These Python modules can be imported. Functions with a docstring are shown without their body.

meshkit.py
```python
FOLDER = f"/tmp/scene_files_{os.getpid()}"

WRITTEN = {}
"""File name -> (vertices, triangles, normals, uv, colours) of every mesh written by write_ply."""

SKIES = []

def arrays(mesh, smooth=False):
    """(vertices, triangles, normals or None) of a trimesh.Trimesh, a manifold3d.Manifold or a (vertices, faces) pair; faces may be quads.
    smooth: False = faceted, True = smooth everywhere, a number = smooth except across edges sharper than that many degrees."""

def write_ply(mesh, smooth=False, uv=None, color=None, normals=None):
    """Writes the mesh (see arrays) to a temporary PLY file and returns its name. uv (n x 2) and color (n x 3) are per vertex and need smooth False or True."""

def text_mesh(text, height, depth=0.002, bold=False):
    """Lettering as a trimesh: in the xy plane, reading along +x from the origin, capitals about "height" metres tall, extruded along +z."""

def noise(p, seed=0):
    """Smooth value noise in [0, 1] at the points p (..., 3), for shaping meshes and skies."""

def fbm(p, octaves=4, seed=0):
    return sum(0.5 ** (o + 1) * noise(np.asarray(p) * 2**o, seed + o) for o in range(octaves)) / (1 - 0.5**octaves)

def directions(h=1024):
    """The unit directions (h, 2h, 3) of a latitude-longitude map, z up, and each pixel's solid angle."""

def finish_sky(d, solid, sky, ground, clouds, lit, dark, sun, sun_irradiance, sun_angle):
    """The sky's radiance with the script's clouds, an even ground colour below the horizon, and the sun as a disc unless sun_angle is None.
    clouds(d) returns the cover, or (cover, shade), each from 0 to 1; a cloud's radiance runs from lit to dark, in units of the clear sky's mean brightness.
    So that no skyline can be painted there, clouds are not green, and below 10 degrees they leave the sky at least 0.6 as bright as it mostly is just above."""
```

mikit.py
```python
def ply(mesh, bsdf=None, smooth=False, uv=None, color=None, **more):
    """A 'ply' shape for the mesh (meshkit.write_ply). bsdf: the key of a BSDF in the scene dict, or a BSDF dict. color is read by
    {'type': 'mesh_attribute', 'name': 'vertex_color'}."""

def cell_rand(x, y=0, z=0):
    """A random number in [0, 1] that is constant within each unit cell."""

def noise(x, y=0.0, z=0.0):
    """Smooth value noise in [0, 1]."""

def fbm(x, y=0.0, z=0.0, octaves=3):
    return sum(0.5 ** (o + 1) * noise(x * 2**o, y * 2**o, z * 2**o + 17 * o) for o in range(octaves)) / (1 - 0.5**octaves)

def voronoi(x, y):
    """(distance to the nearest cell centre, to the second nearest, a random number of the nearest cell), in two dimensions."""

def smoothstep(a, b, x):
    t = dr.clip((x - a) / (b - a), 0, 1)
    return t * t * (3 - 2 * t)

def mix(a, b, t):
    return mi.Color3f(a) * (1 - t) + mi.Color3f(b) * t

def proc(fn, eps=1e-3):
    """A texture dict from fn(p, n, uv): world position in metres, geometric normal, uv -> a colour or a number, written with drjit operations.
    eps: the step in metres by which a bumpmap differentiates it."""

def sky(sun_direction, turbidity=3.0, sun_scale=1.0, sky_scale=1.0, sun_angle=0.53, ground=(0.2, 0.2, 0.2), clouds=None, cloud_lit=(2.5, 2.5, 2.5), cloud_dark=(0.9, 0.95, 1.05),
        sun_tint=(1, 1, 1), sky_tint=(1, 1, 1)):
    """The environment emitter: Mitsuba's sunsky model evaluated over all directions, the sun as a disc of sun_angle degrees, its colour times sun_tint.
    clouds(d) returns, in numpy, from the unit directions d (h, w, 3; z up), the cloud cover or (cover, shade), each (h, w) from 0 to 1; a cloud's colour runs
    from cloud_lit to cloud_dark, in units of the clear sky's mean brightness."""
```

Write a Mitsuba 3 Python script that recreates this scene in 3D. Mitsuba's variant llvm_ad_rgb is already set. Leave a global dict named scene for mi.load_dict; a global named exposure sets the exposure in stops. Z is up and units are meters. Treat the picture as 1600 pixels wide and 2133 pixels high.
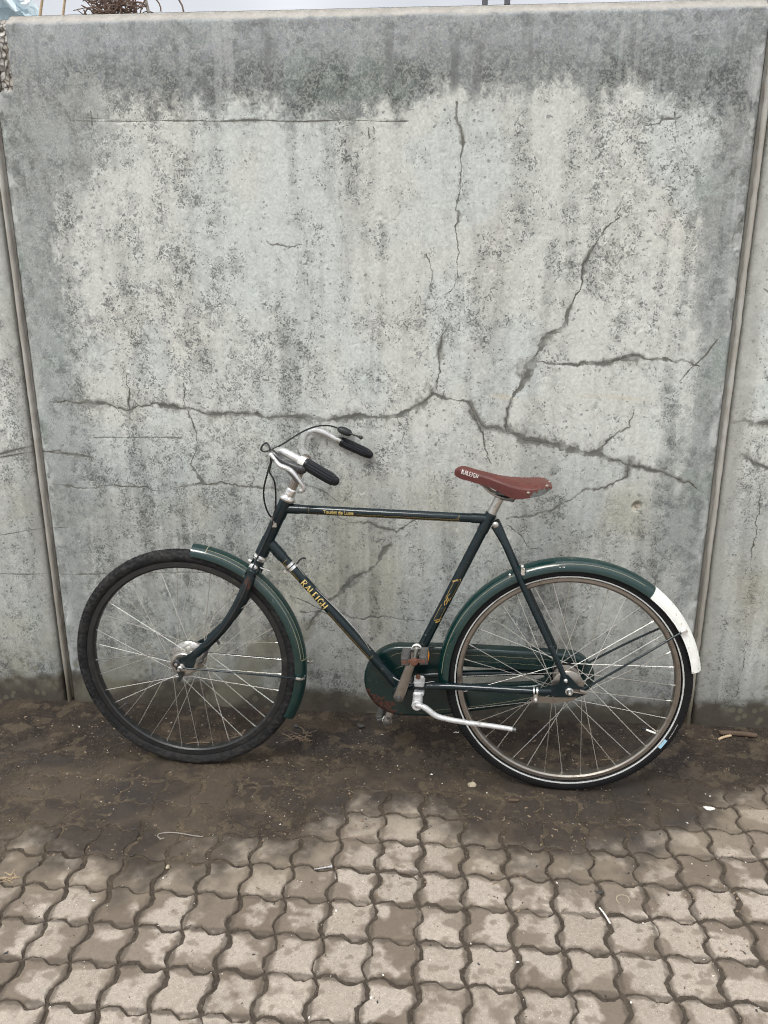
import math, random
import numpy as np, trimesh, drjit as dr, mitsuba as mi
from scipy.interpolate import CubicSpline
import mikit, meshkit
from mikit import proc, noise, fbm, voronoi, cell_rand, smoothstep, mix
T4 = mi.ScalarTransform4f
rng = np.random.default_rng(7); random.seed(7)
scene, labels = {}, {}

# ------------------------------------------------------------------ camera, sky, exposure
F_PX, TILT, ROLL, YAW = 1679.5, 0.29927, -0.000958, -0.073673
CAM = np.array([0.0, -2.4778, 1.51869])
fw = np.array([math.sin(YAW) * math.cos(TILT), math.cos(YAW) * math.cos(TILT), -math.sin(TILT)])
ri = np.array([math.cos(YAW), -math.sin(YAW), 0.0]); up0 = np.cross(ri, fw)
up_ = -ri * math.sin(ROLL) + up0 * math.cos(ROLL)
scene['camera'] = {'type': 'perspective', 'fov': 2 * math.degrees(math.atan(800 / F_PX)), 'fov_axis': 'x', 'near_clip': 0.05, 'far_clip': 500.0,
                   'to_world': T4().look_at(origin=CAM.tolist(), target=(CAM + fw).tolist(), up=up_.tolist())}
def cloud_fn(d):
    n = meshkit.fbm(d * 3.0 + 5.0, 4, 3)          # overcast: brightest overhead, dimmer towards the horizon
    return np.ones(d.shape[:2]), np.clip(1.08 * (1 - d[..., 2]) ** 0.95 + 0.95 * (n - 0.5), 0, 1)
scene['sky'] = mikit.sky((-0.25, -0.55, 0.85), turbidity=3, sun_scale=0.27, sun_angle=20, sun_tint=(0.81, 0.97, 1.19), clouds=cloud_fn, cloud_lit=(3.1, 3.15, 3.25), cloud_dark=(1.16, 1.21, 1.30), ground=(0.16, 0.14, 0.12))
exposure = 2.66

# ------------------------------------------------------------------ helpers
def num(key):
    if key not in scene and key not in labels: return key
    i = 1
    while f'{key}_{i:03d}' in scene or f'{key}_{i:03d}' in labels: i += 1
    return f'{key}_{i:03d}'
def add(key, mesh, mat, smooth=35, label=None, category=None, kind=None, group=None):
    key = num(key)
    scene[key] = mikit.ply(mesh, mat, smooth=smooth)
    info(key, label, category, kind, group)
    return key
def info(key, label=None, category=None, kind=None, group=None):
    e = {k: v for k, v in dict(label=label, category=category, kind=kind, group=group).items() if v}
    if e: labels[key] = {**labels.get(key, {}), **e}
def cat(*ms): return trimesh.util.concatenate([m for m in ms if m is not None])
def TM(v, f): return trimesh.Trimesh(np.asarray(v, float), np.asarray(f, int), process=False)
def spline(pts, n=32):
    p = np.asarray(pts, float); t = np.r_[0, np.cumsum(np.linalg.norm(np.diff(p, axis=0), axis=1))]
    if len(p) == 2: return p[0] + np.linspace(0, 1, n)[:, None] * (p[1] - p[0])
    return CubicSpline(t, p)(np.linspace(0, t[-1], n))
def sweep(pts, r, sides=12, hint=(0, 1, 0), rb=None, round_end=False):
    """tube along a polyline; r, rb: half-axes along the hint-normal frame (scalars or one per point)"""
    p = np.asarray(pts, float); n = len(p)
    r = np.broadcast_to(r, n).astype(float); rb = r if rb is None else np.broadcast_to(rb, n).astype(float)
    t = np.gradient(p, axis=0); t /= np.linalg.norm(t, axis=1, keepdims=True)
    h = np.asarray(hint, float); u = np.cross(h, t[0])
    if np.linalg.norm(u) < 1e-3: u = np.cross([0.3, 0.2, 1.0], t[0])
    A = []
    for i in range(n):
        if i == 0: a = u / np.linalg.norm(u)
        else: a = A[-1] - t[i] * (A[-1] @ t[i]); a /= np.linalg.norm(a)
        A.append(a)
    A = np.array(A); B = np.cross(t, A)
    if round_end:
        ex = np.sin(np.linspace(0, np.pi / 2, 5))[:-1]; co = np.cos(np.linspace(0, np.pi / 2, 5))
        for end in (0, -1):
            k = range(1, 5)
            newp = np.array([p[end] + (-t[0] if end == 0 else t[-1]) * r[end] * math.sin(j * np.pi / 8) for j in k])
            fac = np.array([max(math.cos(j * np.pi / 8), 0.02) for j in k])
            na, nb = np.repeat(A[end][None], 4, 0), np.repeat(B[end][None], 4, 0)
            if end == 0:
                p = np.vstack([newp[::-1], p]); A = np.vstack([na, A]); B = np.vstack([nb, B]); r = np.r_[(r[0] * fac)[::-1], r]; rb = np.r_[(rb[0] * fac)[::-1], rb]
            else:
                p = np.vstack([p, newp]); A = np.vstack([A, na]); B = np.vstack([B, nb]); r = np.r_[r, r[-1] * fac]; rb = np.r_[rb, rb[-1] * fac]
        n = len(p)
    th = np.arange(sides) * 2 * np.pi / sides
    v = p[:, None] + A[:, None] * (r[:, None] * np.cos(th))[..., None] + B[:, None] * (rb[:, None] * np.sin(th))[..., None]
    i, j = np.meshgrid(np.arange(n - 1), np.arange(sides), indexing='ij'); j2 = (j + 1) % sides
    q = np.stack([i * sides + j, i * sides + j2, (i + 1) * sides + j2, (i + 1) * sides + j], -1).reshape(-1, 4)
    f = np.vstack([q[:, [0, 1, 2]], q[:, [0, 2, 3]]])
    v = np.vstack([v.reshape(-1, 3), p[0], p[-1]]); k = n * sides; jj = np.arange(sides); j3 = (jj + 1) % sides
    f = np.vstack([f, np.c_[np.full(sides, k), j3, jj], np.c_[np.full(sides, k + 1), (n - 1) * sides + jj, (n - 1) * sides + j3]])
    return TM(v, f)
def lathe_y(c, prof, n=96, a0=0.0, a1=2 * np.pi, closed=True):
    """profile [(r, y)] turned about the bicycle's crosswise (y) axis through c=(x, z)"""
    prof = np.asarray(prof, float); m = len(prof); full = abs(a1 - a0 - 2 * np.pi) < 1e-6
    th = np.linspace(a0, a1, n, endpoint=not full)
    v = np.stack([c[0] + np.cos(th)[:, None] * prof[:, 0], np.broadcast_to(prof[:, 1], (n, m)), c[1] + np.sin(th)[:, None] * prof[:, 0]], -1).reshape(-1, 3)
    I = np.arange(n if full else n - 1); J = np.arange(m if closed else m - 1)
    i, j = np.meshgrid(I, J, indexing='ij'); i2 = (i + 1) % n; j2 = (j + 1) % m
    q = np.stack([i * m + j, i2 * m + j, i2 * m + j2, i * m + j2], -1).reshape(-1, 4)
    f = [q[:, [0, 1, 2]], q[:, [0, 2, 3]]]
    if closed and not full:
        for e, o in ((0, 1), (n - 1, -1)):
            k = len(v); v = np.vstack([v, v[e * m:(e + 1) * m].mean(0)]); a = e * m + np.arange(m); b = e * m + (np.arange(m) + 1) % m
            f.append(np.c_[np.full(m, k), a, b][:, ::o])
    mesh = TM(v, np.vstack(f))
    if closed: mesh.fix_normals()
    return mesh
def disc_y(c, y0, y1, r, n=32, bev=0.001):
    s = 1 if y1 > y0 else -1; b = bev * s
    return lathe_y(c, [(0.0005, y0), (r - bev, y0), (r, y0 + b), (r, y1 - b), (r - bev, y1), (0.0005, y1)], n)
def rod(a, b, r, sides=10): return sweep(np.array([a, b], float), r, sides)
def bevel_box(size, bev, center=(0, 0, 0), R=None):
    s = np.array(size) / 2 - bev; pts = []
    for sx in (-1, 1):
        for sy in (-1, 1):
            for sz in (-1, 1):
                base = s * (sx, sy, sz)
                for k in range(3):
                    d = np.zeros(3); d[k] = bev * (sx, sy, sz)[k]; pts.append(base + d)
    m = trimesh.convex.convex_hull(np.array(pts))
    v = np.array(m.vertices)
    if R is not None: v = v @ np.asarray(R).T
    return TM(v + np.array(center), m.faces)
def plate_xz(poly, y0, y1, bev=0.0012):
    """flat plate with bevelled rims; outline poly in the bicycle's (x, z) plane; shapely polygon"""
    import shapely
    poly = shapely.geometry.polygon.orient(poly if hasattr(poly, 'exterior') else shapely.Polygon(poly))
    inner = poly.buffer(-bev)
    ms = []
    def ext(pg, a, b):
        m = trimesh.creation.extrude_polygon(pg, b - a, engine='earcut')
        v = np.array(m.vertices); return TM(np.c_[v[:, 0], a + v[:, 2], v[:, 1]], m.faces[:, ::-1])
    ms.append(ext(poly, y0 + bev, y1 - bev)); ms.append(ext(inner, y0, y0 + bev)); ms.append(ext(inner, y1 - bev, y1))
    return cat(*ms)

# ------------------------------------------------------------------ where things stand (metres): wall face y = 0, ground z = 0
WALL_TOP = 2.188
XL, XR = -1.3165, 0.8535            # the two upright joints of the wall
PITCH, OX, OY = 0.1125, -0.0334, -0.6316
HEAD, LEAN, R_OUT = -0.04336, 0.05294, 0.3544
A_ = np.array([math.cos(HEAD), math.sin(HEAD), 0.0])
U_ = np.array([-math.sin(HEAD) * math.sin(LEAN), math.cos(HEAD) * math.sin(LEAN), math.cos(LEAN)])
N_ = np.cross(U_, A_)
O_ = np.array([0.37624, -0.35748, 0.0])
M_BIKE = np.stack([A_, N_, U_], 1)
def W(mesh):
    """bicycle coordinates (x back, y towards the wall, z up along the frame) to world"""
    return TM(np.array(mesh.vertices) @ M_BIKE.T + O_, mesh.faces)
def wet_edge(x, m):
    """distance from the wall (negative y) to which the ground is damp and covered with soil"""
    pts = WET
    y = x * 0 + pts[0][1]
    for (xa, ya), (xb, yb) in zip(pts[:-1], pts[1:]):
        if m is np: t = np.clip((x - xa) / (xb - xa), 0, 1)
        else: t = dr.clip((x - xa) / (xb - xa), 0, 1)
        y = y + t * (yb - ya)
    return y
WET = [(-1.35, -0.80), (-1.15, -0.775), (-0.97, -0.74), (-0.83, -0.77), (-0.58, -0.735), (-0.44, -0.72), (-0.33, -0.65), (-0.25, -0.52), (-0.01, -0.50), (0.08, -0.60), (0.20, -0.635), (0.38, -0.625), (0.55, -0.615), (0.66, -0.53), (0.79, -0.46), (0.89, -0.40), (1.0, -0.33), (1.4, -0.28)]
CRACKS = [
    [(-1.243,1.096,1.2),(-1.18,1.09,3.7),(-1.094,1.082,6.2),(-0.992,1.085,3.7),(-0.899,1.084,7.4),(-0.805,1.093,9.8),(-0.745,1.075,9.8),(-0.637,1.069,7.4),(-0.546,1.061,8.6),(-0.454,1.059,11.0),(-0.348,1.06,8.5),(-0.258,1.064,9.7),(-0.183,1.065,6.0),(-0.108,1.083,7.2),(-0.064,1.098,9.5),(-0.034,1.124,13.0),(0.025,1.113,3.5),(0.069,1.107,10.6),(0.1,1.063,8.4),(0.13,1.033,6.0),(0.205,1.019,9.7),(0.25,0.997,8.5),(0.354,0.981,8.5),(0.472,0.958,11.0),(0.562,0.931,8.6),(0.666,0.905,4.9),(0.757,0.868,2.5),(0.795,0.854,1.2)],
    [(0.487,1.659,1.1),(0.476,1.62,1.1),(0.439,1.575,4.4),(0.396,1.523,7.9),(0.392,1.476,3.4),(0.363,1.394,5.9),(0.353,1.339,4.8),(0.298,1.304,10.7),(0.273,1.24,9.7),(0.234,1.175,8.7),(0.207,1.124,5.0),(0.188,1.064,3.8),(0.197,1.019,2.5)],
    [(0.011,1.954,2.9),(0.023,1.9,3.0),(0.032,1.845,5.9),(0.035,1.801,2.0),(0.034,1.738,3.0),(0.037,1.648,6.2),(0.038,1.609,2.1),(0.036,1.53,1.0),(0.031,1.449,1.1)],
    [(0.005,1.352,2.2),(-0.006,1.295,6.8),(-0.012,1.195,1.2),(-0.017,1.129,1.2)],
    [(0.267,1.233,1.1),(0.324,1.238,3.4),(0.395,1.231,4.6),(0.465,1.242,4.6),(0.536,1.242,5.7),(0.577,1.249,4.5),(0.661,1.246,6.8),(0.731,1.244,3.4),(0.753,1.232,1.1)],
    [(0.472,0.963,6.1),(0.513,1.001,3.0),(0.567,1.039,1.5),(0.576,1.098,1.5)],
    [(0.576,0.934,9.8),(0.568,0.896,11.0),(0.552,0.875,6.2),(0.495,0.848,3.8),(0.423,0.818,3.8),(0.383,0.8,2.6),(0.341,0.771,2.6),(0.278,0.742,2.6),(0.223,0.734,1.3)],
    [(-1.295,0.813,1.8),(-1.132,0.813,1.8),(-0.97,0.815,0.9),(-0.874,0.817,1.8),(-0.777,0.835,6.2),(-0.682,0.833,3.5),(-0.576,0.837,2.6),(-0.503,0.829,2.6),(-0.431,0.83,2.6),(-0.395,0.824,3.5),(-0.372,0.81,3.5),(-0.343,0.787,3.6),(-0.329,0.772,1.8),(-0.291,0.815,1.8),(-0.268,0.838,0.9)],
    [(-0.33,0.729,2.4),(-0.277,0.725,1.6),(-0.227,0.713,4.7),(-0.183,0.693,5.5),(-0.136,0.685,4.8),(-0.074,0.725,3.9),(-0.044,0.741,0.8)],
    [(-0.159,0.632,8.7),(-0.183,0.598,11.3),(-0.244,0.541,7.6),(-0.303,0.493,9.1),(-0.361,0.439,11.8),(-0.428,0.366,6.7),(-0.454,0.33,2.7)],
    [(-0.806,1.082,4.9),(-0.795,1.021,3.1),(-0.781,0.959,2.5),(-0.804,0.895,2.6),(-0.776,0.84,4.5)],
    [(-0.995,1.186,1.5),(-0.991,1.126,3.0),(-0.992,1.088,3.1)],
    [(0.077,1.078,5.4),(0.115,1.033,3.6),(0.132,0.973,2.8),(0.152,0.919,0.9)],
    [(-1.083,1.911,1.3),(-0.941,1.908,1.9),(-0.731,1.907,2.5),(-0.564,1.907,3.1),(-0.427,1.903,2.5),(-0.317,1.904,1.8),(-0.114,1.9,1.2)],
    [(-1.039,1.919,1.3),(-1.018,1.916,2.5),(-0.99,1.916,1.3),(-0.976,1.915,1.3)],
    [(-1.023,1.935,1.2),(-1.023,1.898,2.5)],
    [(-1.004,1.928,1.2),(-1.005,1.91,2.5)],
    [(0.54,1.879,2.4),(0.578,1.884,3.6),(0.581,1.895,2.4),(0.619,1.896,3.6),(0.634,1.901,1.2)],
    [(0.616,1.912,2.4),(0.623,1.869,2.4)],
    [(-0.507,0.438,1.8),(-0.41,0.411,1.8),(-0.232,0.382,1.8),(-0.054,0.373,1.8)],
    [(-0.468,0.386,3.5),(-0.362,0.393,2.6),(-0.183,0.383,1.8)],
    [(-1.443,0.924,4.8),(-1.392,0.937,6.4),(-1.334,0.95,6.4)],
    [(-1.444,0.913,3.2),(-1.344,0.929,4.8),(-1.238,0.939,3.2)],
    [(-1.311,0.938,3.2),(-1.216,0.927,4.8),(-1.136,0.918,3.2)],
    [(-1.121,0.982,1.2),(-0.954,0.986,1.2),(-0.832,0.986,2.4)],
    [(0.8,1.303,2.9),(0.771,1.258,2.0),(0.733,1.222,1.5),(0.703,1.179,1.0)],
    [(0.879,1.058,5.9),(0.906,1.066,4.4),(0.942,1.056,8.8),(0.995,1.054,7.3)],
    [(0.905,0.958,4.5),(0.949,0.94,9.0),(1.008,0.932,6.0)],
    [(0.911,1.45,2.7),(0.946,1.436,5.3)],
    [(-1.505,0.502,1.8),(-1.402,0.503,2.7),(-1.308,0.511,1.8)],
    [(-1.3,0.504,1.8),(-0.997,0.52,1.2),(-0.748,0.528,1.2)],
    [(-0.524,1.571,2.0),(-0.466,1.568,2.0),(-0.43,1.573,1.4)],
    [(-0.225,1.893,2.5),(-0.223,1.86,3.7)],
    [(-0.206,1.893,2.5),(-0.205,1.872,3.7)],
    [(-1.069,1.245,1.1),(-0.989,1.278,1.1),(-0.943,1.283,1.4)],
    [(-0.8,1.158,2.3),(-0.814,1.112,3.0),(-0.806,1.082,6.1)],
    [(0.223,0.715,1.6),(0.274,0.659,1.6),(0.328,0.644,1.6)],
    [(-0.061,1.557,1.1),(-0.038,1.489,1.1),(-0.033,1.393,1.4),(-0.053,1.379,1.4)],
    [(0.003,1.428,1.6),(0.024,1.442,1.6),(0.031,1.462,1.4)],
    [(-1.484,0.642,1.4),(-1.329,0.671,1.7),(-1.246,0.676,1.4)],
    [(0.274,0.346,0.9),(0.364,0.296,0.9)],
    [(0.973,0.88,0.8),(1.009,0.133,0.5)],
]

# ------------------------------------------------------------------ materials of the setting
def nz_np(x, y, z): return meshkit.noise(np.stack([x, y, np.full_like(x, z)], -1) + 1e6)
def warp(x, z, nf):
    a, b = x * 0, x * 0
    for k, amp in ((11, 0.022), (31, 0.012), (84, 0.0065), (190, 0.0030)):
        a = a + amp * (nf(x * k, z * k, 1.0) - 0.5); b = b + amp * (nf(x * k, z * k, 2.0) - 0.5)
    return x + a, z + b
PLAIN = {13, 14, 15, 16, 17, 18, 21, 22, 23, 24, 25, 29, 30, 39}      # scores, scrapes and form lines: straight
SEG = [(a, b, k in PLAIN) for k, line in enumerate(CRACKS) for a, b in zip(line[:-1], line[1:])]
def crack_field(x, z, nf, minimum, maximum, clip, sqrt):
    """(distance to the nearest crack in units of its half-width, plain distance in metres)"""
    wx, wz = warp(x, z, nf)
    k, dd = x * 0 + 9.0, x * 0 + 9.0
    sx, sz = x + 0.12 * (wx - x), z + 0.12 * (wz - z)
    for (ax, az, aw), (bx, bz, bw), plain in SEG:
        px, pz = (sx, sz) if plain else (wx, wz)
        ux, uz = bx - ax, bz - az; l2 = ux * ux + uz * uz + 1e-9
        h = clip(((px - ax) * ux + (pz - az) * uz) * (1 / l2), 0, 1)
        ex, ez = px - ax - ux * h, pz - az - uz * h
        d = sqrt(ex * ex + ez * ez)
        k = minimum(k, d / ((aw + (bw - aw) * h) * 0.00072 + 0.0001)); dd = minimum(dd, d)
    wide = 0.30 + 1.35 * nf(x * 23, z * 23, 6.0) * nf(x * 9, z * 9, 7.0) * 2
    return k / wide, dd
def crack_field_near(k2, x, z, streak, speck):
    """teeth of damp along the cracks"""
    t = fbm(x * 70, z * 18, 44, 2)
    return smoothstep(3.2, 1.2, k2 * (0.45 + 1.0 * t)) * smoothstep(0.46, 0.60, t + 0.4 * (speck - 0.5)) * 0.75, t
def sstep(a, b, x):
    t = np.clip((x - a) / (b - a), 0, 1); return t * t * (3 - 2 * t)

def wall_color(p, n, uv):
    x, z = p.x, p.z
    big = fbm(x * 1.7 + 3, z * 1.7, 2, 3); med = fbm(x * 7, z * 7, 5, 3); fine = fbm(x * 34, z * 34, 9, 3)
    streak = fbm(x * 17 + 0.8 * fbm(x * 5, z * 4, 3, 2), z * 1.7, 4, 4); streak2 = fbm(x * 60 + 0.6 * fine, z * 3.1, 8, 2)
    rag = (streak - 0.5) * 0.20 + (fine - 0.5) * 0.13 + (med - 0.5) * 0.16
    worm = dr.abs(fbm(x * 105 + 5 * med, z * 98, 1, 3) - 0.5)
    worm2 = dr.abs(fbm(x * 52, z * 60 + 3 * fine, 14, 3) - 0.5)
    speck = fbm(x * 170, z * 170, 6, 2)
    side = x < XL
    right_side = x > XR
    # weathered band along the top, and along both joints of the middle slab
    band_z = 1.955 + 0.03 * dr.sin(x * 4.2 + 0.4) + dr.select(x > 0.55, -0.03, 0.0)
    g2 = noise(x * 185, z * 175 + 3 * fine, 14); g0 = noise(x * 300, z * 290, 22)
    ragg = rag * 0.62 + 0.09 * (fbm(x * 62, z * 48, 81, 3) - 0.5) + 0.05 * (g2 - 0.5)
    top = smoothstep(-0.050, 0.040, z - band_z + ragg * 0.9)
    lf = smoothstep(0.05, -0.05, x - (-1.16 - 0.035 * dr.sin(z * 4.0)) + ragg * 0.9) * (0.75 + 0.25 * smoothstep(0.9, 1.5, z))
    lf = dr.maximum(lf, smoothstep(0.12, -0.12, x - (-1.02 + 0.2 * (z - 1.9)) + rag * 0.8) * smoothstep(1.62, 1.80, z))
    rt = smoothstep(-0.05, 0.055, x - (0.71 + 0.02 * dr.sin(z * 7) + 0.05 * smoothstep(1.2, 0.5, z)) + ragg * 0.8)
    lf = dr.select(side | right_side, 0.0, lf); rt = dr.select(side | right_side, 0.0, rt * (0.55 + 0.45 * smoothstep(0.25, 0.8, z)))
    top = dr.select(side | right_side, top * 0.5, top)
    dark = dr.maximum(top, dr.maximum(lf * 0.80, rt * 0.85))
    # clean concrete: pale, a little green and buff
    c = mix((0.50, 0.512, 0.48), (0.55, 0.558, 0.525), big)
    c = mix(c, (0.545, 0.53, 0.48), smoothstep(0.52, 0.75, fbm(x * 3.1, z * 2.3, 21, 3)) * 0.55)
    c = mix(c, (0.485, 0.525, 0.515), smoothstep(0.52, 0.70, fbm(x * 4.4 + 9, z * 3.3, 31, 3)) * 0.55)
    # lower part: duller and browner
    low = smoothstep(1.10, 0.70, z + 0.08 * (med - 0.5))
    c = c * (1 - 0.25 * low)
    c = mix(c, (0.36, 0.34, 0.255), low * smoothstep(0.48, 0.75, fbm(x * 5 + 4, z * 4, 11, 3)) * 0.45)
    # weathering crust
    crust = mix((0.150, 0.162, 0.165), (0.265, 0.28, 0.285), fine * 0.45 + speck * 0.35 + 0.2 * g0)
    crust = mix(crust, (0.165, 0.205, 0.18), smoothstep(0.5, 0.72, med) * 0.6)
    crust = mix(crust, (0.33, 0.345, 0.37), smoothstep(2.00, 2.13, z + 0.12 * (streak - 0.5)) * 0.5)
    crust = crust * (0.78 + 0.44 * streak)
    crust = crust * (1 - 0.42 * smoothstep(0.52, 0.62, fbm(x * 24, z * 15, 41, 3) + 0.12 * (g2 - 0.5)) * smoothstep(2.12, 2.0, z) * smoothstep(1.2, 1.8, z))
    crust = crust * (1 - 0.22 * smoothstep(2.10, 2.00, z) * smoothstep(1.86, 1.94, z))
    c = mix(c, crust, dark * (0.60 + 0.38 * smoothstep(0.30, 0.65, 0.6 * speck + 0.4 * g0)))
    # worm-like pits and lichen, in drifts
    drift = fbm(x * 3.6 + 2, z * 3.0, 3, 4) + 0.34 * smoothstep(0.02, 0.5, dark) * (1 - 0.6 * dark) - 0.06 * smoothstep(0.9, 1.9, z) * (1 - dark) + 0.05 * (streak - 0.5)
    drift = drift + 0.05 * smoothstep(0.25, -0.4, x) * smoothstep(1.9, 1.5, z)
    thr = smoothstep(0.36, 0.70, drift)
    clus = 0.24 + 0.36 * thr + 1.30 * (fbm(x * 26, z * 20, 7, 3) - 0.5) + 0.7 * (streak - 0.5)
    g1 = noise(x * 330 + 2 * fine, z * 310, 1)
    loc = 0.215 + 0.44 * dr.clip(clus, 0, 1)
    mark = smoothstep(loc, loc - 0.13, 0.62 * g1 + 0.38 * g2 + 0.06)
    mark = dr.maximum(mark, smoothstep(0.020, 0.006, worm2) * smoothstep(0.35, 0.75, clus) * smoothstep(0.46, 0.60, fbm(x * 31, z * 29, 12, 2)))
    mark = mark * (0.72 + 0.28 * smoothstep(0.35, 0.65, noise(x * 75, z * 70, 5)))
    v1, v2, vr = voronoi(x * 58 + 1.4 * fine, z * 55 + 1.4 * med)
    spot = smoothstep(0.24, 0.15, (v1 + 0.25 * (g2 - 0.5)) / (0.30 + 1.0 * dr.square(cell_rand(vr * 4096, 3, 1)))) * smoothstep(0.80, 0.86, vr - 0.5 * (fbm(x * 6, z * 6, 15, 2) - 0.5)) * (0.5 + 0.5 * g1) * (1 - dark)
    c = mix(c, (0.175, 0.185, 0.18), spot)
    c = mix(c, (0.145, 0.155, 0.150), mark * (0.80 - 0.40 * dark))
    c = c * (1 - 0.30 * dr.clip(clus, 0, 1) * smoothstep(0.40, 0.62, fbm(x * 60, z * 66, 77, 2)))
    c = c * (0.74 + 0.30 * speck + 0.20 * noise(x * 380, z * 380, 2))
    # faint runs of water
    c = c * (1 - 0.20 * smoothstep(0.45, 0.75, streak) * (1 - dark) - 0.10 * smoothstep(0.4, 0.8, streak2) * (0.35 + 0.65 * low))
    c = mix(c, (0.58, 0.585, 0.57), smoothstep(0.62, 0.72, fbm(x * 46, z * 2.4, 61, 2)) * smoothstep(0.50, 0.62, fbm(x * 8, z * 3, 3, 2)) * 0.16)
    # dark drip at the top of the middle crack
    dp = dr.abs(x - 0.010 - 0.010 * (fbm(z * 9, 3, 2, 3) - 0.5) - 0.012 * (fine - 0.5))
    c = mix(c, (0.13, 0.135, 0.135), smoothstep(0.018, 0.006, dp) * smoothstep(1.95, 1.99, z) * smoothstep(2.14, 2.04, z) * 0.75)
    c = mix(c, (0.16, 0.165, 0.165), smoothstep(0.60, 0.72, fbm(x * 30, z * 2.2, 91, 3)) * smoothstep(1.92, 1.99, z + 0.05 * (med - .5)) * smoothstep(2.17, 2.08, z) * dr.select(side | right_side, 0.0, 0.6))
    # rust tint above the main crack on the right
    c = mix(c, (0.50, 0.42, 0.28), smoothstep(0.012, 0.0, dr.abs(z - 1.128 - 0.006 * dr.sin(x * 17))) * smoothstep(0.12, 0.2, x) * smoothstep(0.66, 0.5, x) * 0.5 * smoothstep(0.35, 0.6, med))
    # cracks, dark with damp that creeps away from them
    k, dd = crack_field(x, z, noise, dr.minimum, dr.maximum, dr.clip, dr.sqrt)
    k2 = k * (0.15 + 0.60 * fine + 1.45 * fbm(x * 120, z * 95, 33, 2))
    c = mix(c, (0.225, 0.22, 0.20), smoothstep(3.6, 1.0, k2 * (0.5 + 1.0 * streak)) * smoothstep(0.40, 0.6, med) * 0.62)
    kd, _ = crack_field_near(k2, x, z, streak, speck)
    c = mix(c, (0.20, 0.195, 0.175), kd)
    c = mix(c, (0.135, 0.135, 0.122), smoothstep(1.50, 0.90, k2) * (0.55 + 0.45 * smoothstep(0.3, 0.6, fbm(x * 45, z * 45, 51, 2))))
    c = mix(c, (0.05, 0.05, 0.045), smoothstep(0.0016, 0.0006, dd) * smoothstep(2.5, 1.2, k) * smoothstep(0.4, 0.6, med) * 0.7)
    # damp scraped chip
    ch = dr.sqrt(dr.square(x - 0.614) + dr.square((z - 0.788))) + 0.010 * (fine - 0.5) * 2
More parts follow.
